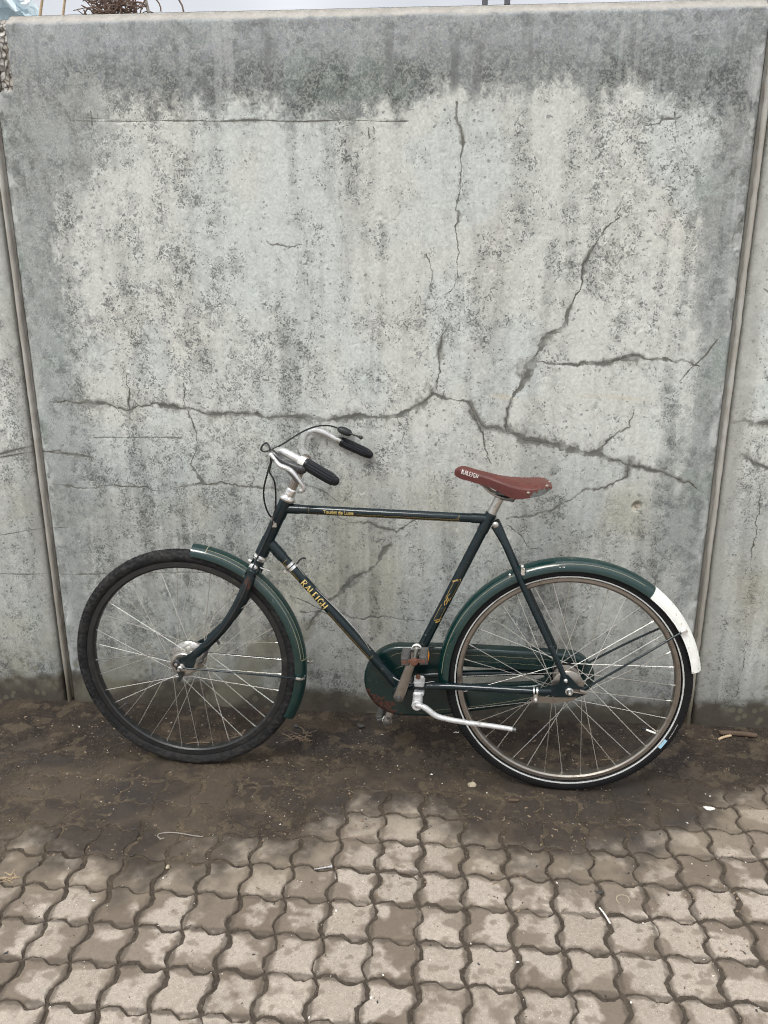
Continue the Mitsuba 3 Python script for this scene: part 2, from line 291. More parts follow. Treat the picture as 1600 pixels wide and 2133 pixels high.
    c = mix(c, mix((0.42, 0.37, 0.30), (0.20, 0.18, 0.15), smoothstep(0.4, 0.6, speck)), smoothstep(0.019, 0.014, ch) * 0.85)
    # joint sides: dark
    ed = dr.minimum(dr.abs(x - XL), dr.abs(x - XR))
    outer = dr.select(side | right_side, 1.0, 0.0)
    c = mix(c, (0.27, 0.262, 0.24), smoothstep(0.085, 0.015, ed + 0.08 * (streak - 0.5) + 0.03 * (fine - .5)) * outer * 0.65)
    c = mix(c, (0.52, 0.53, 0.52), smoothstep(0.055, 0.015, ed + 0.05 * (med - 0.5)) * (1 - outer) * smoothstep(0.50, 0.60, fbm(x * 40, z * 24, 2, 3)) * 0.55)
    # damp foot with moss and mud splashes
    fz = z + 0.05 * (med - 0.5) + 0.035 * (fine - 0.5) + 0.018 * dr.sin(x * 2.1 + 1.0)
    foot = smoothstep(0.125, 0.085, fz)
    c = c * (1 - 0.25 * smoothstep(0.30, 0.10, fz))
    c = mix(c, mix((0.048, 0.039, 0.028), (0.125, 0.116, 0.088), smoothstep(0.40, 0.75, 0.5 * fine + 0.5 * med) * smoothstep(0.02, 0.10, z)), foot * 0.92)
    sx = x + 0.01 * (fine - 0.5)
    s1, s2, sr = voronoi(sx * 30, z * 26)
    c = mix(c, (0.13, 0.12, 0.085), smoothstep(0.32, 0.18, (s1 + 0.25 * (fine - 0.5)) / (0.25 + sr)) * smoothstep(0.36, 0.12, z + 0.12 * (med - 0.5)) * dr.select(sr > 0.55, 0.65, 0.0) * smoothstep(0.45, 0.60, fbm(x * 6, z * 5, 71, 2) + dr.select(x < -0.2, 0.08, -0.06)))
    # the damp patches seen through the front wheel
    for (qx, qz, rx, rz, w) in ((-0.585, 0.235, 0.12, 0.055, .8), (-0.70, 0.10, 0.10, 0.06, .8), (-0.50, 0.30, 0.09, 0.045, .6), (-1.15, 0.12, 0.14, 0.06, .6), (0.05, 0.10, 0.35, 0.07, .6)):
        d = dr.square((x - qx) / rx) + dr.square((z - qz - 0.5 * (x - qx)) / rz)
        c = mix(c, (0.175, 0.165, 0.125), smoothstep(1.5, 0.5, d * (0.4 + 1.2 * fine)) * w * 0.8)
    # pale fresh arris along the top edge
    c = mix(c, mix((0.22, 0.20, 0.175), (0.44, 0.42, 0.385), 0.4 * fine + 0.35 * speck + 0.25 * streak), smoothstep(WALL_TOP - 0.030, WALL_TOP - 0.022, z + 0.010 * (fine - 0.5)))
    # exposed aggregate in the broken corner
    br = smoothstep(0.0, 0.012, -1.244 - x + 0.02 * (fine - 0.5)) * smoothstep(1.985, 2.0, z) * dr.select(side, 0.0, 1.0)
    a1, a2, ar = voronoi(x * 55 + fine, z * 55 + med)
    c = mix(c, mix((0.10, 0.09, 0.08), mix((0.30, 0.27, 0.235), (0.62, 0.60, 0.57), ar), smoothstep(0.0, 0.35, a2 - a1)) * (0.6 + 0.8 * speck), br)
    return c
def wall_bump(p, n, uv):
    return 0.5 * noise(p.x * 320, p.z * 320, 3) + 0.5 * noise(p.x * 130, p.z * 130, 8) + 1.2 * smoothstep(0.5, 0.7, fbm(p.x * 60, p.z * 60, 4, 2))
scene['concrete'] = {'type': 'bumpmap', 'scale': 0.0005, 'arbitrary': {**proc(wall_bump, 0.0012)}, 'nested': {'type': 'principled', 'base_color': proc(wall_color), 'roughness': 0.82, 'specular': 0.35}}
def back_color(p, n, uv): return mix((0.24, 0.24, 0.225), (0.36, 0.36, 0.34), fbm(p.x * 8, p.y * 8, p.z * 8, 4))
scene['concrete_plain'] = {'type': 'principled', 'base_color': proc(back_color), 'roughness': 0.9}
def joint_color(p, n, uv):
    f = fbm(p.x * 60, p.y * 60, p.z * 9, 3)
    c = mix((0.42, 0.40, 0.365), (0.27, 0.25, 0.22), f)
    c = mix(c, (0.42, 0.415, 0.39), smoothstep(0.55, 0.75, fbm(p.x * 30, p.z * 20, 3, 3)) * 0.6)
    c = mix(c, (0.19, 0.165, 0.13), smoothstep(0.9, 0.2, p.z) * 0.65)
    return mix(c, (0.10, 0.085, 0.06), smoothstep(0.2, 0.04, p.z))
scene['joint_mortar'] = {'type': 'principled', 'base_color': proc(joint_color), 'roughness': 0.9}

def wetness(x, y):
    d = y - wet_edge(x, dr)
    m = fbm(x * 9, y * 9, 3, 3); f = fbm(x * 34, y * 34, 6, 3)
    return smoothstep(-0.15, 0.09, d + 0.22 * (m - 0.5) + 0.13 * (f - 0.5) + 0.10 * (noise(x * 2.3, y * 3.1, 8) - 0.5)), d, m, f
def soil_tone(x, y, m, f):
    c = mix((0.024, 0.0180, 0.0145), (0.042, 0.0315, 0.0240), f)
    c = mix(c, (0.068, 0.051, 0.035), smoothstep(0.50, 0.68, fbm(x * 6 + 3, y * 7, 9, 3)) * 0.75 * smoothstep(-0.1, -0.8, x))
    c = mix(c, (0.064, 0.048, 0.034), smoothstep(0.54, 0.70, fbm(x * 11 + 3, y * 12, 19, 3)) * 0.6)
    c = mix(c, (0.025, 0.021, 0.020), smoothstep(0.52, 0.66, fbm(x * 4.3 + 7, y * 6, 29, 3)) * 0.6)
    return c
def paver_color(p, n, uv):
    x, y = p.x, p.y
    i, j = (x - OX) / PITCH, (y - OY) / PITCH
    r = cell_rand(i, j, 5); r2 = cell_rand(i, j, 9)
    wet, d, m, f = wetness(x, y)
    fine = fbm(x * 150, y * 150, 2, 3); g = noise(x * 520, y * 520, 4)
    c = mix((0.305, 0.256, 0.208), (0.405, 0.343, 0.286), r)
    c = mix(c, (0.385, 0.335, 0.285), r2 * 0.5)
    c = c * (0.80 + 0.40 * fine)
    c = mix(c, (0.53, 0.47, 0.41), smoothstep(0.78, 0.9, g) * 0.6)
    c = mix(c, (0.19, 0.155, 0.125), smoothstep(0.22, 0.10, g) * 0.6)
    # damp blotches that start at the joints
    fi, fj = i - dr.floor(i), j - dr.floor(j)
    edge = dr.minimum(dr.minimum(fi, 1 - fi), dr.minimum(fj, 1 - fj))
    bl = fbm(x * 13 + 4, y * 16, 8, 4) + 0.16 * smoothstep(0.30, 0.02, edge) - 0.10 + 0.10 * (r2 - 0.5) + 0.13 * smoothstep(-0.30, -0.05, d)
    c = mix(c, (0.122, 0.092, 0.066), smoothstep(0.46, 0.64, bl + 0.14 * (f - 0.5) + 0.02 + 0.05 * smoothstep(0.0, -0.8, x)) * (0.60 + 0.25 * r2))
    s1, s2, sr = voronoi(x * 21 + f, y * 24 + m)
    c = mix(c, (0.19, 0.155, 0.12), smoothstep(0.36, 0.14, (s1 + 0.15 * (fine - 0.5)) / (0.35 + 0.7 * sr)) * dr.select(sr > 0.45, 0.70, 0.0))
    c = mix(c, (0.085, 0.066, 0.050), smoothstep(0.10, 0.02, edge + 0.09 * (f - 0.5) + 0.05 * (fine - .5)) * 0.7)
    c = mix(c, mix((0.30, 0.245, 0.18), c, 0.35), smoothstep(-0.17, -0.06, d) * 0.6)
    return mix(c, soil_tone(x, y, m, f) * (0.85 + 0.35 * fine) * 1.12, wet * 0.965)
def paver_bump(p, n, uv): return 0.6 * noise(p.x * 420, p.y * 420, 3) + 0.8 * noise(p.x * 150, p.y * 150, 8) + fbm(p.x * 40, p.y * 40, 5, 2)
def paver_rough(p, n, uv):
    wet, d, m, f = wetness(p.x, p.y)
    return 0.9 - 0.28 * wet
scene['paver_stone'] = {'type': 'bumpmap', 'scale': 0.0009, 'arbitrary': proc(paver_bump, 0.001), 'nested': {'type': 'principled', 'base_color': proc(paver_color), 'roughness': proc(paver_rough), 'specular': 0.4}}
def soil_color(p, n, uv):
    x, y = p.x, p.y
    wet, d, m, f = wetness(x, y)
    fine = fbm(x * 170, y * 170, 2, 3); g = noise(x * 430, y * 430, 4)
    c = mix((0.050, 0.040, 0.031), (0.085, 0.067, 0.051), m)
    c = mix(c, soil_tone(x, y, m, f), wet)
    c = mix(c, (0.105, 0.080, 0.054), wet * smoothstep(-0.22, -0.42, y) * (0.35 + 0.65 * smoothstep(0.42, 0.60, fbm(x * 16, y * 16, 5, 3))) * 0.60)
    c = c * (0.55 + 0.80 * fine)
    c = mix(c, (0.34, 0.27, 0.18), smoothstep(0.88, 0.95, g) * 0.5)
    return mix(c, (0.17, 0.13, 0.085), wet * smoothstep(0.58, 0.70, fbm(x * 26, y * 26, 13, 3)) * 0.25)
def soil_bump(p, n, uv): return noise(p.x * 300, p.y * 300, 3) + 0.8 * noise(p.x * 120, p.y * 120, 8)
scene['soil'] = {'type': 'bumpmap', 'scale': 0.0016, 'arbitrary': proc(soil_bump, 0.001), 'nested': {'type': 'principled', 'base_color': proc(soil_color), 'roughness': 0.8, 'specular': 0.3}}
def far_color(p, n, uv):
    i, j = (p.x - OX) / PITCH, (p.y - OY) / PITCH
    wx, wy = i - 0.09 * dr.sin(j * 6.2832), j + 0.09 * dr.sin(i * 6.2832)
    fx, fy = wx - dr.floor(wx), wy - dr.floor(wy)
    e = dr.minimum(dr.minimum(fx, 1 - fx), dr.minimum(fy, 1 - fy))
    c = mix((0.30, 0.26, 0.225), (0.40, 0.355, 0.31), cell_rand(wx, wy, 5)) * (0.8 + 0.4 * fbm(p.x * 40, p.y * 40, 2, 3))
    c = mix(c, (0.17, 0.135, 0.10), smoothstep(0.5, 0.64, fbm(p.x * 5, p.y * 5, 8, 4)) * 0.6)
    return mix(c, (0.12, 0.09, 0.065), smoothstep(0.075, 0.045, e))
scene['far_paving'] = {'type': 'principled', 'base_color': proc(far_color), 'roughness': 0.9}
def bank_color(p, n, uv): return mix((0.10, 0.085, 0.06), (0.20, 0.17, 0.12), fbm(p.x * 6, p.y * 6, p.z * 6, 4))
scene['bank_earth'] = {'type': 'principled', 'base_color': proc(bank_color), 'roughness': 0.95}

# ------------------------------------------------------------------ the concrete wall
def np_fbm2(x, z, k, seed, octv=3): return meshkit.fbm(np.stack([x * k, z * k, np.full_like(x, seed * 1.7)], -1), octv, seed)
GAP = 0.014                              # half width of an upright joint
def slab(x0, x1, dx, dz, chip_left, chip_right, seed):
    nx, nz = int(round((x1 - x0) / dx)) + 1, int(round((WALL_TOP + 0.06) / dz)) + 1
    x, z = np.meshgrid(np.linspace(x0, x1, nx), np.linspace(-0.06, WALL_TOP, nz), indexing='ij')
    y = (np_fbm2(x, z, 2.2, seed) - 0.5) * 0.006 + (np_fbm2(x, z, 40, seed + 3) - 0.5) * 0.0006
    if dx < 0.006:
        k, dd = crack_field(x, z, nz_np, np.minimum, np.maximum, np.clip, np.sqrt)
        y += 0.0016 * sstep(0.9, 0.3, k)
        pit = np_fbm2(x, z, 60, seed + 9, 2); y += 0.0016 * sstep(0.76, 0.86, pit)
        y += 0.010 * sstep(0.019, 0.009, np.hypot(x - 0.614, z - 0.788) + 0.012 * (np_fbm2(x, z, 60, 2) - 0.5))
    top = sstep(WALL_TOP - 0.032 + 0.010 * (np_fbm2(x, z, 14, seed + 4) - 0.5), WALL_TOP, z)
    y += 0.030 * top + 0.004 * top * np_fbm2(x, z, 60, 7)
    for on, e in ((chip_left, x - x0), (chip_right, x1 - x)):
        if on:
            rough = np_fbm2(x, z, 20, seed + 6); y += 0.010 * sstep(0.012 + 0.018 * sstep(0.5, 0.75, rough), 0.0, e)
    if chip_left and dx < 0.006:           # broken corner with the stones showing
        br = sstep(0.0, 0.012, -1.246 - x + 0.025 * (np_fbm2(x, z, 30, 8) - 0.5)) * sstep(1.985, 2.0, z)
        y += br * (0.022 + 0.022 * np_fbm2(x, z, 75, 12, 2))
    v = np.stack([x, y, z], -1).reshape(-1, 3)
    i, j = np.meshgrid(np.arange(nx - 1), np.arange(nz - 1), indexing='ij')
    q = np.stack([i * nz + j, (i + 1) * nz + j, (i + 1) * nz + j + 1, i * nz + j + 1], -1).reshape(-1, 4)
    f = [q[:, [0, 1, 2]], q[:, [0, 2, 3]]]
    # sides, top and back: a skirt round the border down to y = 0.2
    ring = np.r_[np.arange(nx) * nz, (nx - 1) * nz + np.arange(1, nz), (np.arange(nx - 2, -1, -1)) * nz + nz - 1, np.arange(nz - 2, 0, -1)]
    b = v[ring].copy(); b[:, 1] = 0.2; k = len(v); v = np.vstack([v, b]); m = len(ring); a = np.arange(m); a2 = (a + 1) % m
    f += [np.c_[ring[a], k + a, ring[a2]], np.c_[ring[a2], k + a, k + a2]]
    cidx = len(v); v = np.vstack([v, [[(x0 + x1) / 2, 0.2, WALL_TOP / 2]]]); f.append(np.c_[np.full(m, cidx), k + a2, k + a])
    return TM(v, np.vstack(f))
WALLK = 'concrete_wall'
info(WALLK, 'weathered grey concrete wall of upright slabs with dark cracks, behind the bicycle', 'wall')
add(WALLK + '__slab', slab(XL + GAP, XR - GAP, 0.004, 0.004, True, True, 1), 'concrete', True, label='wide middle slab with a branching dark crack and a stained top')
add(WALLK + '__slab', slab(XL - 2.17 + GAP, XL - GAP, 0.012, 0.012, False, True, 2), 'concrete', True, label='slab at the left edge, left of the left joint')
add(WALLK + '__slab', slab(XR + GAP, XR + 2.17 - GAP, 0.012, 0.012, True, False, 3), 'concrete', True, label='slab at the right edge, right of the right joint')
for s, xj in enumerate((XL, XR)):
    zz = np.linspace(-0.05, WALL_TOP - 0.03, 420); wob = meshkit.fbm(np.c_[zz * 6, zz * 0 + s, zz * 0], 3, 5) - 0.5; lump = meshkit.fbm(np.c_[zz * 34, zz * 0 + s, zz * 0], 3, 9) - 0.5
    add(WALLK + '__joint_filler', sweep(np.c_[xj + 0.003 * wob + (0.002 if s else -0.001), 0.0065 + 0.004 * lump, zz], 0.0070 + 0.0035 * lump, 14, rb=0.0105 + 0.004 * lump), 'joint_mortar', True)
    add(WALLK + '__joint_filler', bevel_box((0.026, 0.02, WALL_TOP - 0.02), 0.001, (xj, 0.04, WALL_TOP / 2 - 0.02)), 'joint_mortar', False)

# ------------------------------------------------------------------ ground: one sheet, soil, pavers
g = np.array([[-120, 0.1], [120, 0.1], [120, -240], [-120, -240]])
gv = np.c_[g, np.full(4, -0.035)]
add('ground', TM(np.vstack([[-150, -300, -0.035], [150, -300, -0.035], [150, 300, -0.035], [-150, 300, -0.035]]), [[0, 1, 2], [0, 2, 3]]), 'far_paving', False, kind='structure', label='wide yard ground reaching away from the wall')
def soil_height(x, y):
    m = np_fbm2(x, y, 9, 3); f = np_fbm2(x, y, 34, 6); ff = np_fbm2(x, y, 90, 4, 2)
    d = y - wet_edge(x, np)
    fill = sstep(-0.05, 0.14, d + 0.10 * (m - 0.5))
    cover = sstep(-0.42, -0.02, y + 0.22 * (m - 0.5) + 0.06 * (f - 0.5) - 0.06 * np.sin(x * 3.0 + 0.8))
    return -0.0056 + 0.0046 * fill + 0.0125 * cover * cover + 0.0044 * (f - 0.5) + 0.0060 * (ff - 0.5) + 0.004 * sstep(-0.05, 0.0, y)
def soil_sheet():
    xs, ys = np.arange(-2.1, 1.9, 0.006), np.arange(-1.75, 0.0301, 0.006)
    x, y = np.meshgrid(xs, ys, indexing='ij'); z = soil_height(x, y); n1, n2 = x.shape
    z = z - 0.03 * np.maximum(sstep(-1.95, -2.1, x), np.maximum(sstep(1.75, 1.9, x), sstep(-1.65, -1.75, y)))
    i, j = np.meshgrid(np.arange(n1 - 1), np.arange(n2 - 1), indexing='ij')
    q = np.stack([i * n2 + j, (i + 1) * n2 + j, (i + 1) * n2 + j + 1, i * n2 + j + 1], -1).reshape(-1, 4)
    return TM(np.stack([x, y, z], -1).reshape(-1, 3), np.vstack([q[:, [0, 1, 2]], q[:, [0, 2, 3]]]))
add('soil', soil_sheet(), 'soil', True, kind='structure', label='dark damp soil along the wall foot and in the joints of the paving')
AMP = 0.085
def wave(t): return AMP * PITCH * np.interp(t, [0, .13, .38, .5, .62, .87, 1], [0, .92, 1, 0, -1, -.92, 0])
erng = np.random.default_rng(11); EW = {}
def ewid(kind, i, j):
    k = (kind, i, j)
    if k not in EW:
        r = np.random.default_rng(abs(hash((17 if kind == 'h' else 29) * 100003 + (i + 500) * 1009 + (j + 500))) % (2**32))
        EW[k] = r.choice([0.0015, 0.0030, 0.0040, 0.0050]) + r.uniform(0, 0.0012)
    return EW[k]
TS = np.array([0, .07, .14, .26, .38, .5, .62, .74, .86, .93])
def paver(i, j, dense=True):
    """stone of cell (i, j): lattice corners (i, j)..(i+1, j+1); all four sides carry the same S-shaped wave"""
    r = np.random.default_rng((i + 500) * 7919 + (j + 500))
    ts = TS if dense else np.array([0, .13, .38, .62, .87]); w = wave(ts)
    x0, y0 = OX + i * PITCH, OY + j * PITCH
    wl, wr, wb, wt = ewid('v', i, j), ewid('v', i + 1, j), ewid('h', i, j), ewid('h', i, j + 1)
    L, Rr, Bt, Tp = x0 + wl, x0 + PITCH - wr, y0 + wb, y0 + PITCH - wt
    bot = np.c_[L + (Rr - L) * ts, Bt + w]
    rig = np.c_[Rr - w, Bt + (Tp - Bt) * ts]            # wave of an upright side, met from below: left first, then right
    topp = np.c_[Rr - (Rr - L) * ts, Tp + wave(1 - ts)]
    lef = np.c_[L - wave(1 - ts), Tp - (Tp - Bt) * ts]
    P = np.vstack([bot, rig, topp, lef]); c = P.mean(0)
    if dense:
        P = P + r.normal(0, 0.0011, P.shape)
    n = len(P)
    def inset(a):
        d = P - c; l = np.linalg.norm(d, axis=1, keepdims=True); return c + d * (1 - a / l)
    tilt = r.normal(0, 0.006, 2); h0 = r.normal(0, 0.0009)
    rings = [(P, -0.030), (P, -0.0055), (inset(0.0012 + 0.0012 * r.random((n, 1))), -0.0020), (inset(0.0028 + 0.0030 * r.random((n, 1))), 0.0)] if dense else [(P, -0.012), (inset(0.003), 0.0)]
    v = []
    for q, z in rings: v.append(np.c_[q, z + h0 + (q - c) @ tilt])
    v.append([[c[0], c[1], h0 + 0.0004]]); v = np.vstack(v); f = []
    a = np.arange(n); b = (a + 1) % n
    for k in range(len(rings) - 1):
        f += [np.c_[k * n + a, k * n + b, (k + 1) * n + b], np.c_[k * n + a, (k + 1) * n + b, (k + 1) * n + a]]
    k = (len(rings) - 1) * n; f.append(np.c_[k + a, k + b, np.full(n, len(v) - 1)])
    return TM(v, np.vstack(f))
def cam_xy(q):
    d = np.asarray(q) - CAM; zc = d @ fw; return (F_PX * (d @ ri) / zc, F_PX * (d @ up0) / zc, zc)
shown, hidden = [], []
for j in range(-14, 6):
    for i in range(-24, 24):
        c = np.array([OX + (i + .5) * PITCH, OY + (j + .5) * PITCH, 0.0])
        if c[1] > -0.03: continue
        dist = np.linalg.norm(c - CAM)
        sx, sy, zc = cam_xy(c)
        (shown if abs(sx) < 860 and -1130 < sy else hidden).append((dist, i, j))
shown.sort()
info('paving', 'grey wavy concrete paving stones laid in rows in front of the wall', None, 'structure')
for _, i, j in shown[:300]: add('paving__paver', paver(i, j), 'paver_stone', 32)
rest = shown[300:] + hidden
add('paving__outer_paver', cat(*[paver(i, j, False) for _, i, j in rest]), 'paver_stone', 30, kind='stuff', label='more paving stones around the nearest ones')
N_SHOWN = len(shown)

# ------------------------------------------------------------------ bicycle materials
def loc_(p):
    d = p - mi.Point3f(*O_.tolist())
    return (d.x * A_[0] + d.y * A_[1] + d.z * A_[2], d.x * N_[0] + d.y * N_[1] + d.z * N_[2], d.x * U_[0] + d.y * U_[1] + d.z * U_[2])
def paint(c0, c1, rust=False):
    def fn(p, n, uv):
        X, Y, Z = loc_(p)
        f = fbm(X * 30, Y * 30, Z * 30, 3); g = fbm(X * 140, Y * 140, Z * 140, 3)
        c = mix(c0, c1, f)
        dust = smoothstep(0.50, 0.75, fbm(X * 18 + 3, Y * 18, Z * 18, 4)) * 0.025 + smoothstep(0.40, 0.15, Z) * 0.015
        c = mix(c, (0.20, 0.18, 0.15), dust * (0.4 + 1.2 * g))
        c = mix(c, (0.22, 0.20, 0.17), smoothstep(0.74, 0.80, g) * smoothstep(0.5, 0.6, f) * 0.35)
        if rust:
            r = smoothstep(0.50, 0.34, dr.sqrt(dr.square((X + 0.553) * 8.0 + (Z - 0.22) * 5.0) + dr.square((Z - 0.222 + (X + 0.553) * 0.5) * 14.0)) + 1.1 * (g - 0.5) + 0.7 * (f - 0.5))
            c = mix(c, mix((0.060, 0.018, 0.012), (0.015, 0.009, 0.008), smoothstep(0.35, 0.6, g)), dr.clip(r, 0, 1) * 0.9)
            r2 = smoothstep(0.016, 0.006, dr.sqrt(dr.square(X + 0.932) * 2.5 + dr.square(Z - 0.630) * 0.35) + 0.012 * (g - 0.5))
            c = mix(c, mix((0.11, 0.036, 0.020), (0.03, 0.014, 0.012), g), r2 * 0.8)
        return c
    return fn
def prin(col, rough, metal=0.0, coat=0.0, spec=0.5):
    d = {'type': 'principled', 'base_color': proc(col) if callable(col) else {'type': 'rgb', 'value': list(col)}, 'roughness': proc(rough) if callable(rough) else rough, 'metallic': metal}
    if not metal: d['specular'] = spec
    if coat: d['clearcoat'] = coat; d['clearcoat_gloss'] = 0.93
    return {'type': 'twosided', 'bsdf': d}
scene['frame_paint'] = prin(paint((0.0008, 0.0078, 0.0112), (0.0012, 0.0098, 0.0132), True), 0.12, coat=0.35, spec=0.38)
scene['guard_paint'] = prin(paint((0.0007, 0.0195, 0.0180), (0.0012, 0.0245, 0.0220)), 0.12, coat=0.7, spec=0.5)
scene['case_paint'] = prin(paint((0.0008, 0.0120, 0.0118), (0.0012, 0.0150, 0.0142), True), 0.22, coat=0.4, spec=0.42)
scene['gold_line'] = prin((0.34, 0.22, 0.06), 0.35, coat=0.4)
scene['pale_line'] = prin((0.26, 0.24, 0.16), 0.35, coat=0.3)
def white_col(p, n, uv):
    g = fbm(p.x * 120, p.y * 120, p.z * 120, 3); f = fbm(p.x * 30, p.y * 30, p.z * 30, 3)
    return mix(mix((0.80, 0.80, 0.77), (0.66, 0.645, 0.60), f), (0.22, 0.20, 0.17), smoothstep(0.74, 0.82, g) * 0.8)
scene['white_paint'] = prin(white_col, 0.4, coat=0.3)
def metal(c0, c1, dirt, k=60):
    def fn(p, n, uv):
        f = fbm(p.x * k, p.y * k, p.z * k, 3); g = noise(p.x * 330, p.y * 330, p.z * 330)
        return mix(mix(c0, c1, f), dirt, smoothstep(0.55, 0.8, 0.6 * f + 0.4 * g) * 0.8)
    return fn
scene['chrome'] = prin(metal((0.88, 0.88, 0.87), (0.78, 0.77, 0.75), (0.34, 0.28, 0.22)), 0.27, 1.0)
scene['bar_steel'] = prin(metal((0.74, 0.74, 0.74), (0.58, 0.575, 0.56), (0.28, 0.24, 0.20)), 0.24, 0.72, spec=0.5)
scene['alloy'] = prin(metal((0.62, 0.61, 0.58), (0.50, 0.48, 0.45), (0.25, 0.21, 0.17)), 0.34, 1.0)
scene['dull_steel'] = prin(metal((0.36, 0.33, 0.295), (0.30, 0.27, 0.24), (0.20, 0.16, 0.12)), 0.38, 1.0)
scene['spoke_steel'] = prin((0.80, 0.78, 0.74), 0.42, 1.0)
scene['galvanised'] = prin(metal((0.66, 0.66, 0.66), (0.50, 0.50, 0.50), (0.20, 0.18, 0.16), 90), 0.55, 0.55)
scene['black_rim'] = prin(metal((0.012, 0.012, 0.013), (0.018, 0.018, 0.018), (0.05, 0.045, 0.04), 40), 0.30)
scene['black_plastic'] = prin(metal((0.012, 0.013, 0.015), (0.02, 0.021, 0.023), (0.04, 0.04, 0.04), 40), 0.42)
scene['grip_rubber'] = prin((0.005, 0.006, 0.009), 0.34, spec=0.35)
scene['bracket_metal'] = prin(metal((0.035, 0.035, 0.036), (0.075, 0.075, 0.075), (0.22, 0.21, 0.20), 70), 0.30, 0.7)
scene['dark_metal'] = prin(metal((0.10, 0.10, 0.10), (0.16, 0.16, 0.16), (0.05, 0.045, 0.04), 60), 0.4, 0.8)
def rust_col(p, n, uv): return mix((0.150, 0.058, 0.032), (0.075, 0.034, 0.024), fbm(p.x * 120, p.y * 120, p.z * 120, 4))
scene['rusty_steel'] = prin(rust_col, 0.75)
scene['pedal_rubber'] = prin(metal((0.050, 0.049, 0.047), (0.080, 0.077, 0.073), (0.12, 0.105, 0.09), 50), 0.75, spec=0.3)
scene['amber'] = prin((0.55, 0.20, 0.02), 0.3)
def tyre_col(dusty):
    def fn(p, n, uv):
        X, Y, Z = loc_(p)
        f = fbm(X * 22, Y * 22, Z * 22, 3); g = fbm(X * 130, Y * 130, Z * 130, 3)
        c = mix((0.0050, 0.0053, 0.0065), (0.0090, 0.0090, 0.0098), f)
        d = smoothstep(0.30, 0.85, 0.25 * f + 0.75 * g) * dusty + smoothstep(0.16, 0.02, Z) * 0.35 * dusty * (0.5 + g)
        d = d * (0.35 + 0.65 * smoothstep(0.318, 0.345, dr.sqrt(dr.square(X + 1.1465) + dr.square(Z - 0.3544)))) if dusty > 0.3 else d
        return mix(c, (0.095, 0.090, 0.085), dr.clip(d, 0, 1) * 0.8)
    return fn
scene['tyre_front'] = prin(tyre_col(0.55), 0.75, spec=0.22)
scene['tyre_rear'] = prin(tyre_col(0.06), 0.65, spec=0.22)
def leather_col(p, n, uv):
    X, Y, Z = loc_(p)
    f = fbm(X * 26, Y * 26, Z * 26, 3); g = fbm(X * 190, Y * 190, Z * 190, 3)
    c = mix((0.070, 0.0185, 0.0165), (0.112, 0.032, 0.0265), f)
    c = mix(c, (0.135, 0.045, 0.034), smoothstep(0.935, 0.965, Z + 0.25 * (X + 0.21)) * 0.65)
    c = mix(c, (0.045, 0.016, 0.014), smoothstep(0.50, 0.75, g) * 0.45)
    return c
def leather_bump(p, n, uv): return noise(p.x * 420, p.y * 420, p.z * 420)
scene['leather'] = {'type': 'twosided', 'bsdf': {'type': 'bumpmap', 'scale': 0.0005, 'arbitrary': proc(leather_bump, 0.0008), 'nested': {'type': 'principled', 'base_color': proc(leather_col), 'roughness': 0.40, 'specular': 0.32}}}
def felt_col(p, n, uv): return mix((0.055, 0.058, 0.055), (0.135, 0.14, 0.13), fbm(p.x * 260, p.y * 260, p.z * 260, 3))
scene['torn_foam'] = prin(felt_col, 0.9)
scene['sticker_blue'] = prin((0.30, 0.50, 0.62), 0.5)
scene['reflective'] = prin(metal((0.52, 0.53, 0.52), (0.40, 0.40, 0.385), (0.20, 0.18, 0.16), 45), 0.5)
scene['white_print'] = prin((0.60, 0.56, 0.53), 0.5)
scene['gold_print'] = prin((0.58, 0.43, 0.15), 0.35, coat=0.4)
scene['dark_print'] = prin((0.03, 0.03, 0.03), 0.5)

# ------------------------------------------------------------------ bicycle, in its own coordinates (x to the rear, y to the wall, z up), metres
B = 'bicycle'
info(B, 'dark green roadster bicycle with a brown saddle leaning on the concrete wall', 'bicycle')
def bp(name, mesh, mat, smooth=35, label=None, kind=None): return add(B + '__' + name, W(mesh), mat, smooth, label=label, kind=kind)
AX_R, AX_F = np.array([0.0, 0.3544]), np.array([-1.1465, 0.3544])
BB = np.array([-0.4865, 0.0, 0.300])
def v3(x, z, y=0.0): return np.array([x, y, z])

